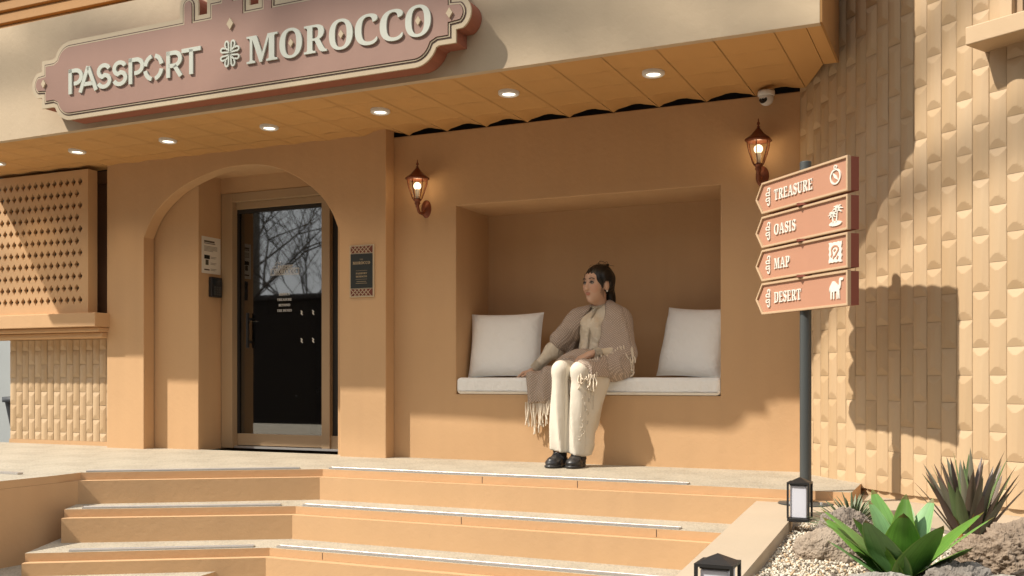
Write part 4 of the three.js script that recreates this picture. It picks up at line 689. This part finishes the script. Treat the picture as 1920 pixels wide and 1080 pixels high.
const cap = (a, b, ra, rb = ra) => { const bx = b[0] - a[0], by = b[1] - a[1], bz = b[2] - a[2], l = bx * bx + by * by + bz * bz; return (x, y, z) => { const px = x - a[0], py = y - a[1], pz = z - a[2], t = clamp((px * bx + py * by + pz * bz) / l, 0, 1), dx = px - bx * t, dy = py - by * t, dz = pz - bz * t; return sq(dx * dx + dy * dy + dz * dz) - (ra + (rb - ra) * t); }; };
const ell = (c, r) => (x, y, z) => { const a = (x - c[0]) / r[0], b = (y - c[1]) / r[1], d = (z - c[2]) / r[2], k0 = sq(a * a + b * b + d * d), e = a / r[0], f = b / r[1], g = d / r[2], k1 = sq(e * e + f * f + g * g); return k1 < 1e-6 ? -Math.min(...r) : k0 * (k0 - 1) / k1; };
const smin = (a, b, k) => { const h = Math.max(k - Math.abs(a - b), 0) / k; return Math.min(a, b) - h * h * k * 0.25; };
const uni = (list, k) => (x, y, z) => { let d = 9; for (const f of list) { const q = f(x, y, z); d = d === 9 ? q : smin(d, q, k); } return d; };
const smax = (a, b, k) => -smin(-a, -b, k);
function uvBox(g) { // keep the smooth normals while giving texture coordinates in metres
  const p = g.attributes.position, nn = g.attributes.normal, uv = []; for (let i = 0; i < p.count; i++) { const ax = Math.abs(nn.getX(i)), az = Math.abs(nn.getZ(i)), ay = Math.abs(nn.getY(i)); if (az >= ax * 0.8) uv.push(p.getX(i), p.getY(i) - p.getZ(i) * 0.6); else uv.push(p.getZ(i), p.getY(i)); } g.setAttribute('uv', new THREE.Float32BufferAttribute(uv, 2)); return g;
}
{
  const t = thing('person', 'seated person in cream shirt and wide trousers with a fringed taupe shawl, looking aside', 'person', [-2.4, 0, 0.2]);
  const wp = (n, g, m, par = t) => wpart(t, par, n, g, m);
  const J = { hip: [-2.335, 0.66, -0.12], waist: [-2.335, 0.76, -0.135], chest: [-2.335, 0.92, -0.145], neck: [-2.315, 1.045, -0.145], shR: [-2.49, 0.985, -0.145], shL: [-2.18, 0.98, -0.13], elR: [-2.645, 0.78, -0.13], wrR: [-2.775, 0.642, -0.075], elL: [-2.135, 0.74, -0.06], wrL: [-2.275, 0.735, 0.145], hipR: [-2.405, 0.655, -0.11], hipL: [-2.265, 0.655, -0.11], knR: [-2.435, 0.635, 0.28], knL: [-2.315, 0.63, 0.265], anR: [-2.455, 0.12, 0.255], anL: [-2.345, 0.115, 0.225] };
  /* head, built facing +z about its own centre, then turned */
  const HC = [-2.322, 1.215, -0.105], yaw = -0.42, tilt = -0.05, S = 1.07;
  const toHead = (x, y, z) => { let X = (x - HC[0]) / S, Y = (y - HC[1]) / S, Z = (z - HC[2]) / S; const c = Math.cos(yaw), s = Math.sin(yaw); let a = X * c - Z * s, b = X * s + Z * c; const ct = Math.cos(tilt), st = Math.sin(tilt); return [a, Y * ct + b * -st * -1 * 1, b * ct - Y * st]; };
  const headF = uni([ell([0, 0.03, -0.018], [0.074, 0.088, 0.092]), ell([0, -0.030, 0.022], [0.057, 0.086, 0.066]), ell([0, -0.097, 0.052], [0.021, 0.019, 0.022]), ell([-0.034, -0.018, 0.056], [0.024, 0.028, 0.025]), ell([0.034, -0.018, 0.056], [0.024, 0.028, 0.025]), ell([0, 0.045, 0.055], [0.05, 0.035, 0.028])], 0.03);
  const nose = uni([cap([0, 0.012, 0.086], [0, -0.03, 0.104], 0.0065, 0.0105), ell([0, -0.034, 0.098], [0.0165, 0.009, 0.012])], 0.012), lips = uni([ell([0, -0.0605, 0.085], [0.019, 0.0045, 0.010]), ell([0, -0.0675, 0.0845], [0.016, 0.005, 0.010])], 0.003), sockets = [ell([-0.031, 0.006, 0.098], [0.019, 0.011, 0.016]), ell([0.031, 0.006, 0.098], [0.019, 0.011, 0.016])], ears = [ell([-0.075, -0.008, -0.008], [0.011, 0.031, 0.020]), ell([0.075, -0.008, -0.008], [0.011, 0.031, 0.020])];
  const neckF = cap(J.neck, [HC[0] + 0.005, HC[1] - 0.09, HC[2] - 0.025], 0.052, 0.047);
  const headW = (x, y, z) => { const [a, b, c] = toHead(x, y, z); let d = headF(a, b, c); for (const s of sockets) d = smax(d, -s(a, b, c), 0.014); d = smin(d, nose(a, b, c), 0.016); d = smin(d, lips(a, b, c), 0.008); for (const e of ears) d = smin(d, e(a, b, c), 0.012); d *= S; return smin(d, neckF(x, y, z), 0.03); };
  const bodyF = uni([cap(J.hip, J.waist, 0.105, 0.09), cap(J.waist, J.chest, 0.092, 0.10), cap(J.chest, J.neck, 0.09, 0.05), cap([J.shR[0] + 0.03, J.shR[1], J.shR[2]], [J.shL[0] - 0.03, J.shL[1], J.shL[2]], 0.05), cap(J.shR, J.elR, 0.043, 0.034), cap(J.elR, J.wrR, 0.034, 0.022), cap(J.shL, J.elL, 0.043, 0.034), cap(J.elL, J.wrL, 0.034, 0.022), cap(J.hipR, [J.knR[0], J.knR[1] - 0.01, J.knR[2] - 0.03], 0.07, 0.034), cap(J.hipL, [J.knL[0], J.knL[1] - 0.01, J.knL[2] - 0.03], 0.07, 0.034), cap([J.knR[0], J.knR[1] - 0.01, J.knR[2] - 0.03], J.anR, 0.034, 0.026), cap([J.knL[0], J.knL[1] - 0.01, J.knL[2] - 0.03], J.anL, 0.034, 0.026), cap(J.anR, [J.anR[0], 0.04, J.anR[2] + 0.05], 0.032, 0.025), cap(J.anL, [J.anL[0], 0.04, J.anL[2] + 0.05], 0.032, 0.025)], 0.03);
  const body = mesher((x, y, z) => y > 1.06 ? smin(bodyF(x, y, z), neckF(x, y, z), 0.02) : bodyF(x, y, z), [-2.86, -0.02, -0.3], [-1.98, 1.10, 0.42], 0.013);
  const head = mesher(headW, [-2.45, 1.02, -0.25], [-2.2, 1.34, 0.04], 0.0042);
  /* hands: a palm and five bent fingers */
  const hand = (wr, dir, up, curl, thumbSide) => {
    const D = V(...dir).normalize(), U = V(...up), R = D.clone().cross(U).normalize(); U.copy(R).cross(D).normalize(); const w = V(...wr), at = (a, b, c) => w.clone().addScaledVector(D, a).addScaledVector(R, b).addScaledVector(U, c).toArray(); const list = [];
    for (const [b, r] of [[-0.021, 0.012], [-0.007, 0.0125], [0.008, 0.012], [0.021, 0.0105]]) list.push(cap(at(0.0, b * 0.7, 0), at(0.072, b, 0.002), 0.014, r));
    const palm = uni(list, 0.012), fs = [];
    [[-0.023, 0.072, 0.9], [-0.008, 0.081, 1], [0.008, 0.075, 1], [0.022, 0.060, 1.1]].forEach(([b, L, k]) => { const p = []; let a = 0.07, c = 0.002, th = 0.12; p.push(at(a, b, c)); for (const f of [0.46, 0.31, 0.23]) { th += curl * k; a += Math.cos(th) * L * f; c -= Math.sin(th) * L * f; p.push(at(a, b * 1.12, c)); } fs.push(uni([cap(p[0], p[1], 0.0092, 0.0083), cap(p[1], p[2], 0.0083, 0.0074), cap(p[2], p[3], 0.0074, 0.006)], 0.003)); });
    const s = thumbSide; fs.push(uni([cap(at(0.016, 0.018 * s, -0.004), at(0.045, 0.040 * s, -0.012), 0.012, 0.0095), cap(at(0.045, 0.040 * s, -0.012), at(0.078, 0.046 * s, -0.018), 0.0095, 0.0072)], 0.006));
    const wrist = cap(at(-0.035, 0, 0), at(0.01, 0, 0), 0.0215, 0.02);
    const f = (x, y, z) => { let d = smin(palm(x, y, z), wrist(x, y, z), 0.015); let e = 9; for (const q of fs) e = Math.min(e, q(x, y, z)); return smin(d, e, 0.006); };
    const m = wr.map(v => v - 0.17), M2 = wr.map(v => v + 0.17); return mesher(f, m, M2, 0.0038);
  };
  const hR = hand([-2.785, 0.632, -0.07], [-1, -0.30, 0.25], [-0.25, 1, 0.1], 0.22, -1), hL = hand([-2.284, 0.735, 0.152], [-0.74, -0.42, 0.53], [-0.20, 0.75, 0.63], 0.30, 1);
  const skin = mergeGeometries([body, head, hR, hL]); { const p = skin.attributes.position, c = []; for (let i = 0; i < p.count; i++) { const [a, b, d] = toHead(p.getX(i), p.getY(i), p.getZ(i)); let q = [1, 1, 1]; if (lips(a, b, d) < 0.0018 && d > 0.07) q = [0.78, 0.52, 0.50]; else if (Math.hypot(Math.abs(a) - 0.04, (b + 0.03) * 0.9, d - 0.07) < 0.026) q = [1.02, 0.92, 0.9]; c.push(...q); } skin.setAttribute('color', new THREE.Float32BufferAttribute(c, 3)); }
  wp('body', uvBox(skin), new THREE.MeshPhysicalMaterial({ color: RGB(0.56, 0.345, 0.235), vertexColors: true, roughness: 0.52, sheen: 0.15 }));
  const fromHead = (a, b, d) => { const ct = Math.cos(tilt), st = Math.sin(tilt), c = Math.cos(yaw), s = Math.sin(yaw); const Y = b * ct - d * st, B = d * ct + b * st; return [HC[0] + (a * c + B * s) * S, HC[1] + Y * S, HC[2] + (-a * s + B * c) * S]; };
  const hairM = std(0.010, 0.008, 0.007, 0.42, { map: texLeaf });
  for (const sx of [-1, 1]) {
    const e = new THREE.SphereGeometry(0.0115 * S, 14, 10); e.translate(...fromHead(0.031 * sx, 0.005, 0.0775)); wp('eye', e, std(0.26, 0.22, 0.19, 0.4));
    const ir = new THREE.SphereGeometry(0.0078 * S, 12, 8); ir.translate(...fromHead(0.031 * sx - 0.002, 0.006, 0.0826)); wp('iris', ir, M.rubber);
    wp('eyelid', tube([fromHead(0.046 * sx, 0.006, 0.082), fromHead(0.031 * sx, 0.0135, 0.0905), fromHead(0.017 * sx, 0.005, 0.0885)], 0.0026, 10, 5), hairM);
    wp('eyebrow', tube([fromHead(0.049 * sx, 0.028, 0.080), fromHead(0.034 * sx, 0.034, 0.090), fromHead(0.015 * sx, 0.028, 0.0945)], 0.0030, 10, 5), hairM);
  }
  { const Hs = []; seed = 31; for (let i = 0; i < 14; i++) { const a = rr(-0.07, 0.07), b0 = 0.115 + rr(-0.02, 0.012), c0 = rr(-0.05, 0.05); Hs.push(tube([fromHead(a, b0, c0), fromHead(a + rr(-0.02, 0.02), b0 + rr(0.01, 0.028), c0 - 0.02), fromHead(a + rr(-0.03, 0.03), b0 + rr(0.005, 0.03), c0 - rr(0.03, 0.06))], 0.0011, 6, 4)); } for (const sx of [-1, 1]) for (let i = 0; i < 4; i++) Hs.push(tube([fromHead(0.062 * sx, 0.07, 0.055 - i * 0.008), fromHead(0.076 * sx, 0.03, 0.045 - i * 0.01), fromHead((0.074 - 0.004 * i) * sx, -0.02 - i * 0.012, 0.04 - i * 0.012), fromHead(0.066 * sx, -0.06 - i * 0.01, 0.035 - i * 0.01)], 0.0013, 10, 4)); wp('loose_hair', mergeGeometries(Hs), hairM); }
  const st = new THREE.SphereGeometry(0.006, 10, 8); st.translate(...fromHead(0.083, -0.042, -0.004)); wp('earring', st, M.letterWhite);
  const hairShell = ell([0, 0.036, -0.022], [0.090, 0.101, 0.108]), faceCut = ell([-0.006, -0.046, 0.108], [0.065, 0.098, 0.088]), bun = uni([ell([0.0, -0.055, -0.112], [0.038, 0.06, 0.038]), ell([0.01, -0.105, -0.118], [0.03, 0.05, 0.03]), ell([0, 0.0, -0.085], [0.05, 0.05, 0.04])], 0.03);
  const hairF = (x, y, z) => { const [a, b, c] = toHead(x, y, z); let d = hairShell(a, b, c); d = smax(d, -faceCut(a, b, c), 0.012); const low = (b + 0.045) * -1 + Math.min(0, c + 0.01) * 0.8; d = smax(d, low - 0.0, 0.015); for (const e of ears) d = smax(d, -(e(a, b, c) - 0.004), 0.01); d = smin(d, bun(a, b, c), 0.02); d = smin(d, cap([0.005, 0.12, -0.05], [0.03, 0.142, -0.07], 0.012, 0.004)(a, b, c), 0.02); return d * S + 0.0022 * Math.sin(a * 260 + b * 40) * Math.sin(c * 30 + b * 22); };
  wp('hair', uvBox(mesher(hairF, [-2.47, 1.02, -0.32], [-2.15, 1.40, 0.06], 0.0045)), hairM);
  /* shirt */
  const wr = (x, y, z, k = 1) => k * (0.010 * Math.sin(x * 22 + y * 31 + 4 * noise3(x * 9, y * 9, z * 9)) * noise3(x * 7 + 3, y * 7, z * 7) + 0.006 * (noise3(x * 26, y * 18, z * 26) - 0.5));
  const shirtF0 = uni([cap(J.hip, J.waist, 0.125, 0.115), cap(J.waist, J.chest, 0.118, 0.118), cap(J.chest, [J.neck[0], 1.0, J.neck[2]], 0.112, 0.065), cap([J.shR[0] + 0.02, J.shR[1] - 0.01, J.shR[2]], [J.shL[0] - 0.02, J.shL[1] - 0.01, J.shL[2]], 0.055), cap([J.shR[0] + 0.015, J.shR[1] - 0.02, J.shR[2]], J.elR, 0.054, 0.055), cap(J.elR, J.wrR, 0.055, 0.038), cap(J.shL, J.elL, 0.062, 0.056), cap(J.elL, [J.wrL[0] + 0.012, J.wrL[1], J.wrL[2] - 0.02], 0.056, 0.036), cap([J.neck[0], 1.02, J.neck[2]], [J.neck[0] - 0.004, 1.085, J.neck[2] + 0.005], 0.058, 0.056)], 0.035);
  const rot = (a, b) => { const d = V(...b).sub(V(...a)).normalize(); return (x, y, z, off) => (x - b[0]) * d.x + (y - b[1]) * d.y + (z - b[2]) * d.z + off; }; const cutR = rot(J.elR, J.wrR), cutL = rot(J.elL, J.wrL);
  const near = (x, y, z, p, r) => Math.hypot(x - p[0], y - p[1], z - p[2]) < r;
  const shirtF = (x, y, z) => { let d = shirtF0(x, y, z) + wr(x, y, z); d = smax(d, y - 1.088 + (z + 0.145) * 0.25, 0.006); if (near(x, y, z, J.wrR, 0.12)) d = Math.max(d, cutR(x, y, z, 0.012)); if (near(x, y, z, J.wrL, 0.10)) d = Math.max(d, cutL(x, y, z, 0.012)); return d; };
  const silk = new THREE.MeshPhysicalMaterial({ color: RGB(0.66, 0.565, 0.43), roughness: 0.46, sheen: 0.5, sheenRoughness: 0.4, sheenColor: RGB(0.6, 0.55, 0.45), bumpMap: texWrinkle, bumpScale: 0.014 });
  const shirt = wp('shirt', uvBox(mesher(shirtF, [-2.88, 0.54, -0.34], [-2.0, 1.14, 0.2], 0.009)), silk);
  wp('button_placket', tube([[-2.325, 1.06, -0.085], [-2.34, 0.99, -0.045], [-2.35, 0.90, -0.022], [-2.358, 0.80, -0.014], [-2.36, 0.70, -0.004]], 0.007, 24, 6), silk, shirt);
  wp('collar', tube([[-2.368, 1.072, -0.115], [-2.35, 1.068, -0.092], [-2.322, 1.062, -0.083], [-2.29, 1.07, -0.094], [-2.265, 1.082, -0.125]], 0.009, 24, 6), silk, shirt);
  wp('cuff', rod([J.wrR[0] + 0.034, J.wrR[1] + 0.036, J.wrR[2] - 0.014], [J.wrR[0] - 0.004, J.wrR[1] - 0.004, J.wrR[2] + 0.002], 0.044, 0.039, 20), silk, shirt);
  wp('cuff', rod([J.wrL[0] + 0.04, J.wrL[1] + 0.007, J.wrL[2] - 0.05], [J.wrL[0] + 0.008, J.wrL[1], J.wrL[2] - 0.012], 0.043, 0.039, 20), silk, shirt);
  /* trousers */
  const trF0 = uni([cap(J.hipR, [J.knR[0], J.knR[1] - 0.004, J.knR[2] - 0.012], 0.098, 0.059), cap(J.knR, [J.anR[0] - 0.002, 0.10, J.anR[2]], 0.054, 0.072), cap(J.hip, [J.hip[0], 0.6, -0.1], 0.14, 0.12)], 0.03), trL = uni([cap(J.hipL, [J.knL[0], J.knL[1] - 0.004, J.knL[2] - 0.012], 0.098, 0.058), cap(J.knL, [J.anL[0] + 0.006, 0.10, J.anL[2]], 0.053, 0.080), cap([J.knL[0] + 0.045, 0.60, J.knL[2] - 0.10], [J.anL[0] + 0.045, 0.16, J.anL[2] - 0.03], 0.075, 0.06), cap([J.knL[0] + 0.09, 0.56, 0.09], [J.knL[0] + 0.03, 0.30, 0.14], 0.055, 0.06)], 0.05);
  const fold = (x, y, z) => { const k = clamp((0.62 - y) / 0.3, 0, 1); const q = (x + 2.4) * 74 + z * 34 + 3 * noise3(x * 6, y * 3, z * 6) + y * 6; return 0.017 * k * (Math.abs(Math.sin(q * 0.5)) - 0.5) + 0.012 * (noise3(x * 13, y * 3.2, z * 13) - 0.5) + 0.005 * (noise3(x * 9, y * 18, z * 9) - 0.5) * (1 - k); };
  const trF = (x, y, z) => { let d = smin(trF0(x, y, z), trL(x, y, z), 0.006) + fold(x, y, z); d = Math.max(d, 0.098 - y - (x + 2.4) * 0.22 - (z - 0.25) * 0.12); return d; };
  const linen = std(0.66, 0.60, 0.50, 0.85, { bumpMap: texWrinkle, bumpScale: 0.002 });
  wp('trousers', uvBox(mesher(trF, [-2.62, 0.03, -0.3], [-2.06, 0.80, 0.40], 0.0085)), linen);
  { // small eyelet embroidery down the outer leg
    const E = []; for (let i = 0; i < 16; i++) { const k = i / 16, y = 0.5 - 0.33 * k, x = -2.262 - 0.03 * k + rr(-0.02, 0.02), f0 = (z) => trF(x, y, z); let z = 0.38; while (z > 0.05 && f0(z) > 0.0) z -= 0.004; const g = new THREE.TorusGeometry(rr(0.006, 0.010), 0.0022, 5, 10); g.scale(1, rr(1, 1.5), 1); g.translate(x, y, z + 0.002); E.push(g); } wp('embroidery', mergeGeometries(E), std(0.60, 0.53, 0.43, 0.9));
  }
  /* shoes */
  const shoe = (a, dx) => { const F = uni([ell([a[0], 0.040, a[2] + 0.02], [0.046, 0.048, 0.08]), ell([a[0] + dx, 0.033, a[2] + 0.105], [0.050, 0.040, 0.062]), cap([a[0], 0.06, a[2] - 0.005], [a[0], 0.125, a[2] - 0.005], 0.046, 0.043)], 0.03), sole = uni([ell([a[0], 0.012, a[2] + 0.02], [0.051, 0.03, 0.09]), ell([a[0] + dx, 0.012, a[2] + 0.108], [0.055, 0.028, 0.066])], 0.02); const f = (x, y, z) => Math.max(Math.min(F(x, y, z) + 0.002 * Math.sin(y * 190 + z * 60), smax(sole(x, y, z), y - 0.020, 0.004)), -y + 0.0005); return mesher(f, [a[0] - 0.08, -0.015, a[2] - 0.09], [a[0] + 0.08, 0.16, a[2] + 0.19], 0.005); };
  const leather = std(0.022, 0.021, 0.022, 0.38, { bumpMap: texStucco, bumpScale: 0.0012 });
  for (const [a, dx] of [[J.anR, -0.002], [J.anL, 0.008]]) { const p = [a[0] + dx, a[1], a[2]]; const s = wp('shoe', uvBox(shoe(p, dx)), leather); wp('strap', tube([[p[0] - 0.046, 0.055, p[2] + 0.045], [p[0], 0.093, p[2] + 0.056], [p[0] + 0.046, 0.055, p[2] + 0.045]], 0.006, 12, 6), leather, s); }
  /* shawl */
  const yarn = std(0.66, 0.52, 0.42, 0.95, { map: texWeave, bumpMap: texWeave, bumpScale: 0.004 }), thread = std(0.72, 0.62, 0.49, 0.9);
  const side = (a, b, s) => { const dx = b[0] - a[0], dy = b[1] - a[1], l = Math.hypot(dx, dy); return (x, y) => s * ((x - a[0]) * dy - (y - a[1]) * dx) / l; };
  const cR = side([-2.362, 1.09], [-2.535, 0.72], 1), cL = side([-2.262, 1.09], [-2.30, 0.70], -1);
  const cape0 = uni([cap([J.neck[0] - 0.03, 1.04, -0.165], [J.shR[0] + 0.02, J.shR[1] - 0.008, J.shR[2]], 0.064, 0.078), cap([J.shR[0] + 0.01, J.shR[1] - 0.01, J.shR[2] - 0.005], [J.elR[0] + 0.045, J.elR[1] + 0.065, J.elR[2] - 0.01], 0.084, 0.078), cap([J.shR[0], J.shR[1] - 0.1, J.shR[2] - 0.06], [J.shR[0] - 0.02, 0.72, -0.2], 0.07, 0.07), cap([J.neck[0] + 0.05, 1.05, -0.16], J.shL, 0.066, 0.084), cap(J.shL, J.elL, 0.09, 0.096), cap(J.elL, [-2.16, 0.655, 0.02], 0.095, 0.09), cap([-2.33, 0.99, -0.21], [-2.33, 0.66, -0.2], 0.10, 0.12), cap([J.shL[0] - 0.03, 0.97, -0.09], [-2.235, 0.76, -0.02], 0.062, 0.06)], 0.04);
  const lap0 = uni([cap([-2.13, 0.645, -0.03], [-2.26, 0.655, 0.13], 0.092, 0.078), cap([-2.26, 0.665, 0.13], [-2.30, 0.645, 0.235], 0.07, 0.062), cap([-2.30, 0.685, 0.03], [-2.42, 0.685, 0.04], 0.082, 0.085), cap([-2.42, 0.68, 0.04], [-2.50, 0.655, 0.06], 0.085, 0.07), cap([-2.38, 0.715, -0.03], [-2.51, 0.69, -0.02], 0.06, 0.055), cap([-2.50, 0.655, 0.05], [-2.63, 0.615, -0.0], 0.058, 0.042), cap([-2.63, 0.615, 0.0], [-2.73, 0.60, 0.0], 0.04, 0.03)], 0.035);
  const slab = (c, r, rad, ang = 0) => (x, y, z) => { let X = x - c[0], Y = y - c[1]; const q = Math.cos(ang), s = Math.sin(ang); const a = Math.abs(X * q + Y * s) - r[0] + rad, b = Math.abs(-X * s + Y * q) - r[1] + rad, d = Math.abs(z - c[2]) - r[2] + rad; return Math.min(Math.max(a, b, d), 0) + Math.hypot(Math.max(a, 0), Math.max(b, 0), Math.max(d, 0)) - rad; };
  const hang = [slab([-2.705, 0.515, 0.05], [0.075, 0.105, 0.017], 0.015, 0.05), slab([-2.60, 0.53, 0.066], [0.07, 0.10, 0.016], 0.014, -0.35)];
  const tex = (x, y, z) => 0.008 * Math.sin(x * 34 + y * 26 + 5 * noise3(x * 8, y * 8, z * 8)) * noise3(x * 6, y * 6 + 2, z * 6) + 0.004 * (noise3(x * 30, y * 30, z * 30) - 0.5);
  const thF = (x, y, z) => smin(trF0(x, y, z), trL(x, y, z), 0.006);
  const shawlF = (x, y, z) => {
    let d = cape0(x, y, z); const open = Math.max(cR(x, y), cL(x, y), -(z + 0.20), 0.70 - y); d = smax(d, -open, 0.012);
    let l = lap0(x, y, z); l = smin(l, Math.max(thF(x, y, z) - 0.016, z - 0.21 - (x + 2.4) * 0.35, 0.59 - y), 0.02); for (const h of hang) l = smin(l, h(x, y, z) + 0.006 * Math.sin(x * 60), 0.03);
    const handHole = cap([-2.26, 0.745, 0.14], [-2.40, 0.69, 0.26], 0.050, 0.055)(x, y, z); l = smax(l, -handHole, 0.015);
    return smin(d, l, 0.03) + tex(x, y, z);
  };
  const shawl = wp('shawl', uvBox(mesher(shawlF, [-2.84, 0.38, -0.40], [-1.98, 1.16, 0.36], 0.0085)), yarn);
  const F1 = []; seed = 99; const strand = (p, L, sx, sz, curl = 0.012) => { const pts = []; for (let i = 0; i < 5; i++) { const k = i / 4; pts.push([p[0] + sx * k + rr(-curl, curl) * k, p[1] - L * k, p[2] + sz * k + rr(-curl, curl) * k]); } F1.push(tube(pts, rr(0.0036, 0.0052), 9, 5)); };
  for (let i = 0; i < 22; i++) { const k = i / 21; strand([-2.785 + 0.155 * k, 0.42 + rr(-0.01, 0.01), 0.05 + rr(-0.008, 0.012)], rr(0.13, 0.18) + (k > 0.15 && k < 0.7 ? rr(0, 0.07) : 0), rr(-0.01, 0.012), 0.004); }
  for (let i = 0; i < 12; i++) { const k = i / 11; strand([-2.615 + 0.11 * k, 0.43 + 0.045 * k + rr(-0.006, 0.006), 0.068 + rr(-0.006, 0.01)], rr(0.09, 0.13), rr(-0.008, 0.008), 0.004); }
  for (let i = 0; i < 16; i++) { const k = i / 15; strand([-2.305 + 0.10 * k, 0.625 - 0.015 * k + rr(-0.012, 0.012), 0.315 - 0.07 * k + rr(-0.006, 0.012)], rr(0.05, 0.12), rr(-0.012, 0.02), 0.012, 0.018); }
  for (let i = 0; i < 15; i++) { const k = i / 14; const x = -2.095 - 0.16 * k, y = 0.80 - 0.10 * k + rr(-0.012, 0.012); let z = 0.34; while (z > -0.2 && shawlF(x, y, z) > 0.004) z -= 0.006; strand([x, y, z + 0.004], rr(0.05, 0.10), rr(-0.01, 0.03), rr(0.0, 0.012), 0.014); }
  for (let i = 0; i < 12; i++) { const y = 0.80 - 0.012 * i; strand([-2.055 + rr(-0.01, 0.01), y, -0.02 + rr(-0.02, 0.03)], rr(0.06, 0.11), rr(0.0, 0.03), rr(0, 0.02), 0.016); }
  const fr = wp('fringe', mergeGeometries(F1), thread, shawl); fr.userData.kind = 'stuff';
}
renderer.render(scene, camera);
